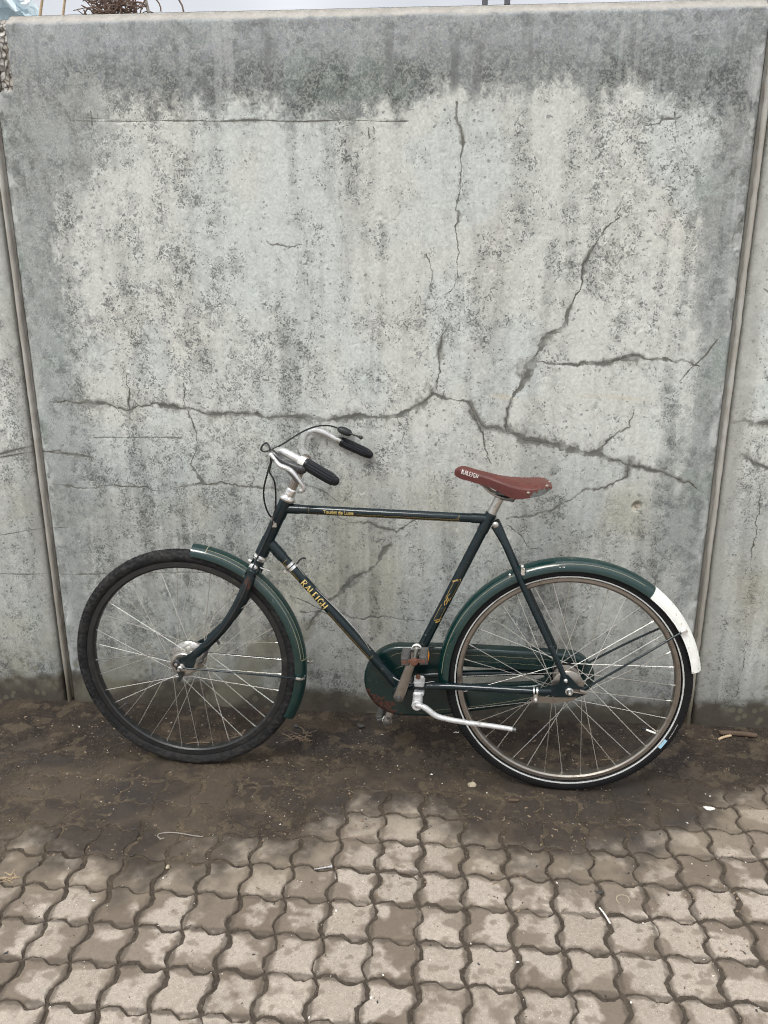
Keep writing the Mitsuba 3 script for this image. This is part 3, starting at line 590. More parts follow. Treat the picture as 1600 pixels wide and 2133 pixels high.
# wheels
def tyre_mesh(c, r_out, w, r_in, style, n=720):
    h = r_out - r_in; m = 30
    th = np.linspace(0, 2 * np.pi, n, endpoint=False); ph = np.linspace(-2.35, 2.35, m)
    TH, PH = np.meshgrid(th, ph, indexing='ij')
    rc = r_out - w / 2
    rr = w / 2 * np.ones_like(PH); s = PH
    u = TH * r_out
    if style == 'diamond':                    # criss-cross grooves over the crown, ribs on the side
        k = np.abs(np.sin(u * 130 + PH * 2.4)) ; k2 = np.abs(np.sin(u * 130 - PH * 2.4))
        gro = np.clip(1 - np.minimum(k, k2) / 0.22, 0, 1) * (np.abs(PH) < 1.15)
        rib = np.clip(1 - np.abs(np.abs(PH) - 1.28) / 0.05, 0, 1) + np.clip(1 - np.abs(np.abs(PH) - 1.62) / 0.05, 0, 1)
        rr = rr - 0.0020 * gro - 0.0014 * np.clip(rib, 0, 1)
    else:                                     # blocks on the shoulders, fine grooves on the crown
        blk = (np.sin(u * 420) > -0.2) & (np.abs(PH) > 0.55) & (np.abs(PH) < 1.18)
        rr = rr + 0.0016 * blk - 0.0010 * (np.abs(np.sin(PH * 9)) < 0.25) * (np.abs(PH) < 0.5)
    R = rc + rr * np.cos(PH); Y = rr * np.sin(PH)
    v = np.stack([c[0] + R * np.cos(TH), Y, c[1] + R * np.sin(TH)], -1).reshape(-1, 3)
    i, j = np.meshgrid(np.arange(n), np.arange(m - 1), indexing='ij'); i2 = (i + 1) % n
    q = np.stack([i * m + j, i2 * m + j, i2 * m + j + 1, i * m + j + 1], -1).reshape(-1, 4)
    return TM(v, np.vstack([q[:, [0, 2, 1]], q[:, [0, 3, 2]]]))
def rim_profile(ri, ro, w):
    h = w / 2
    return [(ri, -h * 0.45), (ri + 0.0015, -h * 0.75), (ri + 0.006, -h * 0.98), (ro - 0.001, -h), (ro, -h + 0.001), (ro, -h + 0.003), (ro - 0.007, -h + 0.004), (ro - 0.009, 0), (ro - 0.007, h - 0.004), (ro, h - 0.003), (ro, h - 0.001), (ro - 0.001, h), (ri + 0.006, h * 0.98), (ri + 0.0015, h * 0.75), (ri, h * 0.45)]
def spokes(key, c, ri, rf, yn, yf, a0, lab=None):
    nip = []
    for k in range(36):
        a = a0 + k * 2 * np.pi / 36
        near = k % 2 == 0; y = yn if near else yf
        sgn = 1 if (k // 2) % 2 == 0 else -1
        hub_a = a + sgn * math.radians(62)
        p0 = np.array([c[0] + rf * math.cos(hub_a), y + (0.0015 if sgn > 0 else -0.0015), c[1] + rf * math.sin(hub_a)])
        p1 = np.array([c[0] + ri * math.cos(a), 0.004 * (-1 if near else 1), c[1] + ri * math.sin(a)])
        bp(key + '__spoke', rod(p0, p1, 0.00105, 6), 'spoke_steel', 60)
        d = (p0 - p1) / np.linalg.norm(p0 - p1)
        nip.append(rod(p1 + d * 0.014, p1 - d * 0.002, 0.0021, 7))
    bp(key + '__nipples', cat(*nip), 'alloy', 40, kind='stuff')
wf = 'wheel'
bp('wheel__tyre', tyre_mesh(AX_F, R_OUT, 0.042, 0.312, 'diamond'), 'tyre_front', True, label='dusty black front tyre with diamond tread')
bp('wheel__rim', lathe_y(AX_F, rim_profile(0.297, 0.3185, 0.029), 160), 'black_rim', 30, label='deep black front rim')
FH = AX_F
hub = lathe_y(FH, [(0.001, -0.036), (0.034, -0.036), (0.0405, -0.0345), (0.042, -0.031), (0.042, -0.027), (0.037, -0.025), (0.038, 0.010), (0.049, 0.014), (0.0525, 0.018), (0.0525, 0.029), (0.047, 0.034), (0.020, 0.038), (0.001, 0.038)], 48)
bp('wheel__hub', hub, 'alloy', 35, label='large silver front hub')
bp('wheel__hub_plate', lathe_y(FH, [(0.001, -0.040), (0.034, -0.040), (0.036, -0.0385), (0.036, -0.0362), (0.001, -0.0362)], 40), 'alloy', 35)
bp('wheel__hub_print', cat(bevel_box((0.014, 0.0008, 0.0022), 0.0003, (FH[0] + 0.002, -0.0402, FH[1] + 0.020)), bevel_box((0.009, 0.0008, 0.0022), 0.0003, (FH[0] + 0.006, -0.0402, FH[1] + 0.0155)), bevel_box((0.011, 0.0008, 0.0016), 0.0003, (FH[0] + 0.004, -0.0402, FH[1] + 0.012))), 'dark_print', False)
spokes('wheel', AX_F, 0.299, 0.042, -0.028, 0.027, 0.06)
va = math.radians(218)
bp('wheel__valve', cat(rod(v3(FH[0] + .298 * math.cos(va), FH[1] + .298 * math.sin(va)), v3(FH[0] + .272 * math.cos(va), FH[1] + .272 * math.sin(va)), 0.003), rod(v3(FH[0] + .272 * math.cos(va), FH[1] + .272 * math.sin(va)), v3(FH[0] + .262 * math.cos(va), FH[1] + .262 * math.sin(va)), 00.0042)), 'dark_metal')

bp('wheel_001__tyre', tyre_mesh(AX_R, R_OUT, 0.040, 0.314, 'block'), 'tyre_rear', True, label='black rear tyre with knobbed shoulders')
bp('wheel_001__rim', lathe_y(AX_R, rim_profile(0.3035, 0.3195, 0.027), 160), 'dull_steel', 30, label='worn grey steel rear rim')
rs_ = [(0.3265, -0.0193), (0.3225, -0.0183), (0.3225, -0.0189), (0.3265, -0.0199)]
bp('wheel_001__reflective_stripe', lathe_y(AX_R, rs_, 200), 'reflective', 30, label='white reflective line round the rear tyre')
bp('wheel_001__sticker', lathe_y(AX_R, [(0.3365, -0.0208), (0.3275, -0.0200), (0.3275, -0.0206), (0.3365, -0.0214)], 14, math.radians(-34.5), math.radians(-29)), 'sticker_blue', 30, label='pale blue sticker on the rear tyre')
dots = [lathe_y(AX_R, [(0.3375, -0.0207), (0.3360, -0.0205), (0.3360, -0.0209), (0.3375, -0.0212)], 3, math.radians(-27.5 + 0.55 * k), math.radians(-27.5 + 0.55 * k + (0.30 if k % 3 else 0.16))) for k in range(16)]
bp('wheel_001__tyre_print', cat(*dots), 'white_print', 30)
bp('wheel_001__hub', lathe_y(AX_R, [(0.001, -0.050), (0.012, -0.050), (0.013, -0.042), (0.026, -0.040), (0.040, -0.036), (0.045, -0.032), (0.045, -0.026), (0.032, -0.022), (0.028, 0.0), (0.030, 0.020), (0.038, 0.023), (0.038, 0.029), (0.022, 0.033), (0.020, 0.045), (0.001, 0.045)], 48), 'dull_steel', 35, label='dull steel rear drum hub')
bp('wheel_001__sprocket', lathe_y(AX_R, [(0.020, 0.041), (0.037, 0.041), (0.039, 0.042), (0.037, 0.043), (0.020, 0.043)], 40), 'dark_metal', 35)
spokes('wheel_001', AX_R, 0.305, 0.043, -0.029, 0.026, 0.015)
va = math.radians(-30)
bp('wheel_001__valve', cat(rod(v3(.304 * math.cos(va), AX_R[1] + .304 * math.sin(va)), v3(.272 * math.cos(va), AX_R[1] + .285 * math.sin(va)), 0.003)), 'white_paint')
bp('wheel_001__valve_cap', rod(v3(.272 * math.cos(va), AX_R[1] + .285 * math.sin(va)), v3(.258 * math.cos(va), AX_R[1] + .277 * math.sin(va)), 0.0042), 'black_plastic')

# mudguards
def guard_prof(R, w, d, p0=-1.72, p1=1.72, m=15, t=0.0016):
    ph = np.linspace(p0, p1, m)
    o = [(R - d * (1 - math.cos(a)) if abs(a) < 1.571 else R - d - (abs(a) - 1.571) * 0.03, w * math.sin(a) if abs(a) < 1.571 else w * math.copysign(1, a)) for a in ph]
    i = [(r - t if abs(a) < 1.4 else r, y - math.copysign(t, y) * (abs(math.sin(a)))) for (r, y), a in zip(o, ph)][::-1]
    return o + i
def arc_line(c, R, w, d, a, th0, th1, half=0.0005, lift=0.0006, n=70):
    pr = []
    for s in (-1, 1):
        aa = a + s * half / d
        pr.append((R - d * (1 - math.cos(aa)) + lift * math.cos(aa), w * math.sin(aa) + lift * math.sin(aa)))
    (r0, y0), (r1, y1) = pr
    return lathe_y(c, [(r0, y0), (r1, y1), (r1 - 0.0004, y1 + 0.0002), (r0 - 0.0004, y0 + 0.0002)], n, th0, th1)
rad = math.radians
GR, GW, GD = 0.3745, 0.0305, 0.027
bp('mudguard', lathe_y(AX_F, guard_prof(GR, GW, GD), 110, rad(-27.5), rad(84)), 'guard_paint', 50, label='dark green front mudguard')
for a in (-0.98, -0.62, 0.98):
    bp('mudguard__pinstripe', arc_line(AX_F, GR, GW, GD, a, rad(4 if a > -0.8 else 5), rad(77)), 'pale_line', 50)
bp('mudguard__pinstripe', cat(*[lathe_y(AX_F, [(GR + 0.0006 - GD * (1 - math.cos(a)), GW * math.sin(a) * 1.012), (GR + 0.0006 - GD * (1 - math.cos(a + .2)), GW * math.sin(a + .2) * 1.012), (GR + 0.0002 - GD * (1 - math.cos(a + .2)), GW * math.sin(a + .2)), (GR + 0.0002 - GD * (1 - math.cos(a)), GW * math.sin(a))], 3, rad(t), rad(t + .35)) for t in (4, 76.7) for a in np.arange(-0.98, 0.8, 0.2)]), 'pale_line', 50)
RR = 0.3755
bp('mudguard_001', lathe_y(AX_R, guard_prof(RR, 0.0315, 0.027), 130, rad(53), rad(184)), 'guard_paint', 50, label='dark green rear mudguard with a white tail')
for a in (-0.95, 0.95): bp('mudguard_001__pinstripe', arc_line(AX_R, RR, 0.0315, 0.027, a, rad(58), rad(178)), 'pale_line', 50)
bp('mudguard_001__white_tail', lathe_y(AX_R, guard_prof(RR + 0.0004, 0.0322, 0.027), 60, rad(9.5), rad(53)), 'white_paint', 50, label='white painted tail of the rear mudguard')
chip = [lathe_y(AX_R, [(RR - 0.020, -0.0311), (RR - 0.0175, -0.0303), (RR - 0.0175, -0.0309), (RR - 0.020, -0.0317)], 3, rad(t), rad(t + w)) for t, w in ((96.6, .5), (95.4, .3), (94.7, .5))]
bp('mudguard_001__paint_chip', cat(*chip), 'white_print', 30)
# stays
for s in (-1, 1):
    e = v3(-0.786, 0.3285, s * 0.036) if s < 0 else v3(-0.774, 0.352, s * 0.036)
    k = bp('mudguard__stay', sweep(spline([v3(-1.140, 0.3535, s * 0.061), v3(-1.09, 0.3515, s * 0.060), e], 12), 0.0027, 10), 'frame_paint', 60)
    bp('mudguard__stay_bolt', cat(rod(e + [0.002, -0.004, 0], e + [-0.012, -0.001, 0.0005], 0.0042, 6), rod(e + [0.006, -0.004, 0], e + [0.011, 0.004, 0], 0.0036, 8)), 'chrome', 30)
    e2 = v3(0.303, 0.540, s * 0.038)
    bp('mudguard_001__stay', sweep(spline([v3(0.036, 0.3600, s * 0.068), v3(0.10, 0.405, s * 0.066), e2], 12), 0.0032, 10), 'frame_paint', 60)
    bp('mudguard_001__stay_bolt', cat(rod(e2 + [-0.006, -0.003, -0.003], e2 + [0.006, -0.003, 0.003], 0.0042, 6), rod(e2 + [0.008, -0.006, 0.001], e2 + [0.008, 0.006, 0.001], 0.0035, 8)), 'chrome', 30)
bp('mudguard__rivet', trimesh.creation.icosphere(2, 0.0042).apply_translation((-0.7735, -0.026, 0.333)), 'guard_paint', True)

# frame tubes
HT0, HT1 = v3(-0.9030, 0.7005), v3(-0.8225, 0.8690)
SAX = (HT1 - HT0) / np.linalg.norm(HT1 - HT0)               # steering axis, upwards
TT0, TT1 = v3(-0.8290, 0.8435), v3(-0.2440, 0.8335)
ST1 = v3(-0.2365, 0.8500); SDIR = (ST1 - BB) / np.linalg.norm(ST1 - BB)
DT0 = v3(-0.8820, 0.7450)
fr = 'frame__'
bp(fr + 'head_tube', sweep(np.linspace(HT0, HT1, 10), 0.0178, 28), 'frame_paint', 40)
bp(fr + 'top_tube', sweep(np.linspace(TT0, TT1, 10), 0.0130, 26), 'frame_paint', 40)
bp(fr + 'seat_tube', sweep(np.linspace(BB, ST1, 10), 0.0146, 26), 'frame_paint', 40)
bp(fr + 'down_tube', sweep(np.linspace(DT0, BB, 10), 0.0146, 26), 'frame_paint', 40)
bp(fr + 'bottom_bracket', lathe_y((BB[0], BB[2]), [(0.012, -0.036), (0.0195, -0.036), (0.0215, -0.034), (0.0215, 0.034), (0.0195, 0.036), (0.012, 0.036)], 36), 'frame_paint', 35)
def lug(a, b, t0, t1, r): return sweep([a + (b - a) * t0, a + (b - a) * (t0 + 0.002), a + (b - a) * (t1 - 0.002), a + (b - a) * t1], [r - 0.0009, r, r, r - 0.0009], 28)
Lh, Lt, Ls, Ld = [np.linalg.norm(b - a) for a, b in ((HT0, HT1), (TT0, TT1), (BB, ST1), (DT0, BB))]
bp(fr + 'lug', cat(lug(HT0, HT1, 0.0, 0.30, 0.0196), lug(DT0, BB, 0.0, 0.066 / Ld, 0.0162)), 'frame_paint', 40)
bp(fr + 'lug', cat(lug(HT0, HT1, 0.70, 1.0, 0.0196), lug(TT0, TT1, 0.0, 0.044 / Lt, 0.0145)), 'frame_paint', 40)
bp(fr + 'lug', cat(lug(BB, ST1, 1 - 0.060 / Ls, 1.0, 0.0162), lug(TT0, TT1, 1 - 0.048 / Lt, 1.0, 0.0145)), 'frame_paint', 40)
bp(fr + 'lug', cat(lug(BB, ST1, 0, 0.055 / Ls, 0.0162), lug(DT0, BB, 1 - 0.05 / Ld, 1, 0.0162)), 'frame_paint', 40)
for s in (-1, 1):
    # seat stays: flat bolted eye at the seat lug, round tube, flat tab at the dropout
    top = v3(-0.2260, 0.8220, s * 0.0215); p = spline([top, v3(-0.2080, 0.7900, s * 0.027), v3(-0.160, 0.690, s * 0.041), v3(-0.070, 0.505, s * 0.056), v3(-0.014, 0.392, s * 0.064)], 40)
    t = np.linspace(0, 1, 40); flat = np.clip(1 - t / 0.13, 0, 1)
    bp(fr + 'seat_stay', sweep(p, 0.0088 + 0.0045 * flat - 0.001 * t, 18, hint=(0, 1, 0), rb=0.0088 - 0.0045 * flat - 0.001 * t), 'frame_paint', 50)
    bp(fr + 'stay_bolt', lathe_y((-0.2250, 0.8240), [(0.0003, s * 0.033), (0.005, s * 0.0325), (0.0085, s * 0.030), (0.0088, s * 0.026), (0.0003, s * 0.025)], 20), 'alloy', 40, label='silver bolt head at the top of the seat stay')
    # chain stays
    p = spline([v3(-0.470, 0.312, s * 0.022), v3(-0.435, 0.325, s * 0.034), v3(-0.385, 0.331, s * 0.038), v3(-0.22, 0.340, s * 0.052), v3(-0.05, 0.3475, s * 0.066)], 40)
    bp(fr + 'chain_stay', sweep(p, np.interp(np.linspace(0, 1, 40), [0, .2, .9, 1], [.0105, .0105, .0098, .0085]), 18, rb=np.interp(np.linspace(0, 1, 40), [0, .25, .9, 1], [.0105, .0112, .0098, .005])), 'frame_paint', 50)
    import shapely
    dp = shapely.Polygon([(-0.075, 0.338), (-0.03, 0.333), (0.012, 0.336), (0.040, 0.341), (0.048, 0.350), (0.044, 0.366), (0.026, 0.369), (0.008, 0.388), (-0.006, 0.402), (-0.026, 0.404), (-0.030, 0.372), (-0.075, 0.360)]).buffer(-0.003).buffer(0.003)
    dp = dp.difference(shapely.box(0.004, 0.3495, 0.034, 0.3595))
    bp(fr + 'dropout', plate_xz(dp, min(s * 0.063, s * 0.0685), max(s * 0.063, s * 0.0685)), 'frame_paint', 30)
    bp(fr + 'dropout_bolt', lathe_y((-0.012, 0.386), [(0.0003, s * 0.075), (0.004, s * 0.0745), (0.0065, s * 0.072), (0.0068, s * 0.0685), (0.0003, s * 0.0675)], 18), 'chrome', 40)
    bp('wheel_001__axle_nut', cat(lathe_y((0.0, AX_R[1]), [(0.0003, s * 0.070), (0.0115, s * 0.070), (0.0115, s * 0.0725), (0.0003, s * 0.0725)], 24), lathe_y((0.0, AX_R[1]), [(0.0003, s * 0.072), (0.0082, s * 0.072), (0.0082, s * 0.080), (0.0060, s * 0.085), (0.0045, s * 0.090), (0.0003, s * 0.0915)], 6 if False else 16)), 'chrome', 30)
bp(fr + 'chain_tug', cat(rod(v3(0.028, 0.357, -0.071), v3(0.050, 0.352, -0.071), 0.0055, 6), rod(v3(0.0, 0.3544, -0.0715), v3(0.05, 0.350, -0.0715), 0.0028, 8)), 'dull_steel', 30)

# painted lines and lettering on the frame
def wrap(mesh, a, d, perp, r, face=np.array([0, -1.0, 0])):
    v = np.array(mesh.vertices); ph = v[:, 1] / r; rr = r + v[:, 2]
    return TM(a + v[:, :1] * d + rr[:, None] * (np.cos(ph)[:, None] * face + np.sin(ph)[:, None] * perp), mesh.faces)
def sub(m, e=0.0022):
    v, f = trimesh.remesh.subdivide_to_size(m.vertices, m.faces, e, 12); return TM(v, f)
def strip(u0, v0, u1, v1, w, lift=0.0003):
    d = np.array([u1 - u0, v1 - v0]); l = np.linalg.norm(d); d /= l; n = np.array([-d[1], d[0]]) * w / 2; k = max(2, int(l / 0.003) + 1)
    t = np.linspace(0, 1, k)[:, None]; c = np.array([u0, v0]) + t * (np.array([u1, v1]) - [u0, v0])
    v = np.vstack([np.c_[c - n, np.full(k, lift)], np.c_[c + n, np.full(k, lift)]]); i = np.arange(k - 1)
    return TM(v, np.vstack([np.c_[i, i + 1, k + i + 1], np.c_[i, k + i + 1, k + i]]))
def pq(d): return np.array([-d[2], 0, d[0]])
dd_ = (BB - DT0) / Ld; td_ = (TT1 - TT0) / Lt; sd_ = -SDIR
def letters(word, h, weight=0.047):
    """thin capitals with heavy uprights, drawn as strokes"""
    from shapely.geometry import LineString
    from shapely.ops import unary_union
    S = {'R': (0.62, [([(0, 0), (0, 1)], 2), ([(-.12, 1), (.25, 1.02), (.48, .93), (.50, .74), (.36, .60), (.02, .54)], 1), ([(.20, .56), (.40, .22), (.60, -.02)], 2)]),
         'A': (0.66, [([(0, 0), (.31, 1)], 1), ([(.31, 1), (.62, 0)], 2), ([(.10, .28), (.52, .28)], 1)]),
         'L': (0.50, [([(0, 0), (0, 1)], 2), ([(-.05, 0), (.44, 0), (.46, .12)], 1)]),
         'E': (0.50, [([(0, 0), (0, 1)], 2), ([(0, 1), (.42, 1)], 1), ([(0, .42), (.34, .42)], 1), ([(0, 0), (.44, 0)], 1)]),
         'I': (0.20, [([(0.03, 0), (0.03, 1)], 2)]),
         'G': (0.72, [([(.60, .86), (.42, 1.0), (.20, .96), (.03, .72), (.02, .36), (.16, .06), (.40, -.02), (.60, .12), (.60, .42)], 1.4), ([(.40, .42), (.66, .42)], 1)]),
         'H': (0.62, [([(0, 0), (0, 1)], 2), ([(.52, 0), (.52, 1)], 2), ([(0, .40), (.62, .40)], 1)])}
    x = 0; shp = []
    for c in word:
        w, st = S[c]
        for pts, k in st: shp.append(LineString([(x + a, b) for a, b in pts]).buffer(weight * k, cap_style=2))
        x += w + 0.20
    g_ = unary_union(shp)
    m = cat(*[trimesh.creation.extrude_polygon(q, 0.0004 / h, engine='earcut') for q in getattr(g_, 'geoms', [g_])])
    return TM(np.array(m.vertices) * h, m.faces), x * h
rl, rw = letters('RALEIGH', 0.0185)
rl = TM(np.array(rl.vertices) * [0.106 / rw, 1, 1] + [0.1585, -0.0095, 0.0002], rl.faces)
bp(fr + 'lettering', wrap(sub(rl), DT0, dd_, pq(dd_), 0.0147), 'gold_print', False, label='gold maker lettering on the down tube')
tl = meshkit.text_mesh('Tourist de Luxe', 0.0098, 0.0004, bold=True)
tl = TM(np.array(tl.vertices) * [0.087 / np.ptp(tl.vertices[:, 0]), 1, 1] + [0.115, -0.0062, 0.0002], tl.faces)
bp(fr + 'lettering', wrap(sub(tl), TT0, td_, pq(td_), 0.0131), 'gold_print', False, label='gold model lettering on the top tube')
u0, u1 = 0.072, 0.502
lines = [strip(u0, 0.0085, u0, -0.0090, 0.0009), strip(u1, 0.0085, u1, -0.0090, 0.0009), strip(u0, -0.0090, u1, -0.0090, 0.0008), strip(0.212, -0.0045, u1, -0.0045, 0.0009)]
bp(fr + 'pinstripe', wrap(cat(*lines), TT0, td_, pq(td_), 0.0131), 'gold_line', False)
u0, u1 = 0.078, 0.462
lines = [strip(u0, 0.010, u0, -0.0085, 0.0009), strip(u1, 0.0095, u1, -0.0090, 0.0009), strip(u0, -0.0085, 0.150, -0.0085, 0.0008), strip(u0 + .004, -0.0045, 0.148, -0.0045, 0.0009), strip(0.275, -0.0090, u1, -0.0090, 0.0008), strip(0.275, -0.005, u1 - 0.004, -0.005, 0.0009)]
bp(fr + 'pinstripe', wrap(cat(*lines), DT0, dd_, pq(dd_), 0.0147), 'gold_line', False)
u0, u1 = 0.214, 0.362            # ornament of the seat tube, from the top
orn = [strip(u0, -0.001, u0 + 0.014, 0.011, 0.0042), strip(u0 - 0.004, -0.005, u0 + .004, -0.012, 0.0030), strip(u0 + 0.014, 0.0065, u1 - 0.08, 0.0065, 0.0010), strip(u0 + 0.004, -0.0095, u0 + .06, -0.0095, 0.0010),
       strip(u1 - 0.012, -0.011, u1, 0.0, 0.0042), strip(u1 - 0.020, -0.013, u1 - 0.004, 0.006, 0.0022), strip(u1 - 0.055, -0.0065, u1 - 0.012, -0.0065, 0.0010), strip(u1 - 0.06, 0.0085, u1 - 0.006, 0.0085, 0.0010),
       strip(0.276, 0.002, 0.290, 0.002, 0.0030), strip(0.278, -0.003, 0.298, -0.003, 0.0026), strip(0.290, 0.006, 0.302, -0.001, 0.0022), strip(0.272, -0.007, 0.286, -0.0075, 0.0018), strip(0.262, 0.0, 0.276, 0.005, 0.0014)]
bp(fr + 'ornament', wrap(cat(*orn), ST1, sd_, -pq(sd_), 0.0147, np.array([0, -1.0, 0])), 'gold_line', False, label='gold painted ornament on the seat tube')
bp(fr + 'paint_scratch', wrap(cat(strip(0.345, 0.004, 0.352, 0.007, .0012), strip(0.350, -0.001, 0.360, 0.001, .001), strip(0.347, 0.0, 0.350, 0.005, .0008)), TT0, td_, pq(td_), 0.0131), 'rusty_steel', False)

# head set, fork
def along(a, d, prof, sides=28):
    t = np.array([q[0] for q in prof]); r = np.array([q[1] for q in prof]); return sweep(a + t[:, None] * d, r, sides)
bp('headset', along(HT1, SAX, [(-0.002, .0195), (0, .0225), (0.005, .0245), (0.010, .0235), (0.0135, .0195), (0.016, .0170), (0.0165, .0150), (0.0185, .0150), (0.019, .0172), (0.024, .0172), (0.0245, .0150), (0.026, .0150), (0.0265, .0165), (0.035, .0160), (0.038, .0135), (0.0385, .0115)]), 'chrome', 30, label='chrome upper head bearing')
bp('headset_001', along(HT0, -SAX, [(-0.002, .0195), (0.0, .0225), (0.005, .0240), (0.010, .0225), (0.014, .0205), (0.0155, .0185), (0.0160, .0165)]), 'chrome', 30, label='chrome lower head bearing')
CR = HT0 - SAX * 0.016
bp('fork__crown', cat(along(CR, -SAX, [(0, .0150), (0.003, .0178), (0.034, .0185), (0.040, .0150)]), bevel_box((0.030, 0.098, 0.030), 0.006, (CR - SAX * 0.034).tolist(), np.stack([np.array([SAX[2], 0, -SAX[0]]), [0, 1, 0], SAX], 1))), 'frame_paint', 40)
FP = [(-0.9225, 0.652), (-0.937, 0.618), (-0.970, 0.551), (-1.006, 0.494), (-1.048, 0.446), (-1.090, 0.406), (-1.136, 0.369)]
for s in (-1, 1):
    p = spline([v3(x, z, s * (0.041 + 0.014 * k / 6)) for k, (x, z) in enumerate(FP)], 46); t = np.linspace(0, 1, 46)
    wide = np.interp(t, [0, .15, .5, .8, .93, 1], [.0150, .0152, .0140, .0130, .0120, .0075]); thin = np.interp(t, [0, .5, .85, 1], [.0100, .0088, .0062, .0030])
    bp('fork__blade', sweep(p, wide, 20, rb=thin), 'frame_paint', 50)
    tab = shapely.Polygon([(-1.155, 0.372), (-1.140, 0.384), (-1.092, 0.412), (-1.075, 0.420), (-1.098, 0.388), (-1.112, 0.350), (-1.128, 0.349), (-1.130, 0.362), (-1.140, 0.344), (-1.155, 0.342), (-1.161, 0.354)]).buffer(0.002)
    bp('fork__dropout', plate_xz(tab, min(s * .053, s * .058), max(s * .053, s * .058)), 'frame_paint', 30)
    c = (AX_F[0] + 0.001, AX_F[1])
    bp('wheel__axle_nut', cat(lathe_y(c, [(0.0003, s * .058), (0.0125, s * .058), (0.0125, s * .0605), (0.0003, s * .0605)], 24), lathe_y(c, [(0.0003, s * .060), (0.0085, s * .060), (0.0085, s * .069), (0.006, s * .071), (0.0048, s * .072), (0.0048, s * .083), (0.0003, s * .084)], 18)), 'alloy', 30)
arm = shapely.LineString([(AX_F[0] - 0.012, AX_F[1] + 0.008), (AX_F[0] - 0.014, AX_F[1] - 0.010), (AX_F[0] - 0.004, AX_F[1] - 0.034), (AX_F[0] - 0.012, AX_F[1] - 0.046)]).buffer(0.0062)
bp('fork__anchor_arm', cat(plate_xz(arm, -0.052, -0.048), lathe_y((AX_F[0] - 0.013, AX_F[1] + 0.010), [(0.0003, -0.062), (0.0105, -0.062), (0.0125, -0.060), (0.0125, -0.050), (0.0003, -0.050)], 24)), 'black_plastic', 30, label='black torque arm of the front hub')
bp('fork__anchor_bolt', lathe_y((AX_F[0] - 0.013, AX_F[1] + 0.010), [(0.0003, -0.066), (0.0045, -0.0655), (0.0052, -0.062), (0.0003, -0.0615)], 18), 'chrome', 30)
bp('fork__guard_bolt', cat(lathe_y((-0.9225, 0.6675), [(0.0003, -0.030), (0.008, -0.030), (0.0125, -0.027), (0.0135, -0.022), (0.0135, -0.016), (0.0003, -0.016)], 24), rod(v3(-0.938, 0.686, -0.012), v3(-0.930, 0.683, -0.012), .006, 10)), 'chrome', 35)
bp('fork__guard_bolt', cat(rod(v3(-0.905, 0.664, -0.010), v3(-0.876, 0.656, -0.012), 0.0022, 8), rod(v3(-0.892, 0.6605, -0.011), v3(-0.886, 0.659, -0.011), 0.0055, 6)), 'chrome', 35)

# stem and handlebar
Q0 = HT1 + SAX * 0.036; Q1 = HT1 + SAX * 0.118
def fluted(a, b):
    g_ = sweep(np.linspace(a, b, 6), 0.0124, 48); v = np.array(g_.vertices); c = np.repeat(np.linspace(a, b, 6), 48, 0); k = np.arange(6 * 48) % 48
    v[:288] = c + (v[:288] - c) * np.where(k % 4 < 2, 1.0, 0.90)[:, None]; return TM(v, g_.faces)
bp('stem', cat(fluted(Q0, Q1),  bevel_box((0.034, 0.042, 0.036), 0.009, (Q1 + SAX * 0.008).tolist(), np.stack([np.array([SAX[2], 0, -SAX[0]]), [0, 1, 0], SAX], 1)), rod(Q1 + SAX * 0.02, Q1 + SAX * 0.030, 0.006, 6)), 'dull_steel', 35, label='worn steel stem')
ST = Q1 + SAX * 0.008
far_half = [(ST[0], 0.0, ST[2]), (ST[0] - 0.003, 0.05, ST[2] + 0.001), (-0.802, 0.125, 0.995), (-0.815, 0.190, 1.013), (-0.812, 0.228, 1.027), (-0.788, 0.252, 1.034), (-0.752, 0.260, 1.022), (-0.706, 0.264, 0.999), (-0.660, 0.2655, 0.979), (-0.6165, 0.266, 0.9585)]
near_half = [(ST[0] - 0.001, -0.05, ST[2] + 0.005), (-0.793, -0.125, 1.009), (-0.799, -0.190, 1.033), (-0.791, -0.226, 1.047), (-0.771, -0.248, 1.054), (-0.742, -0.258, 1.044), (-0.704, -0.262, 1.0246), (-0.665, -0.264, 1.003), (-0.632, -0.265, 0.985)]
full = near_half[::-1] + far_half
HB = spline(full, 150)
bp('handlebar', sweep(HB, 0.0109, 20), 'bar_steel', 60, label='chrome swept back handlebar')
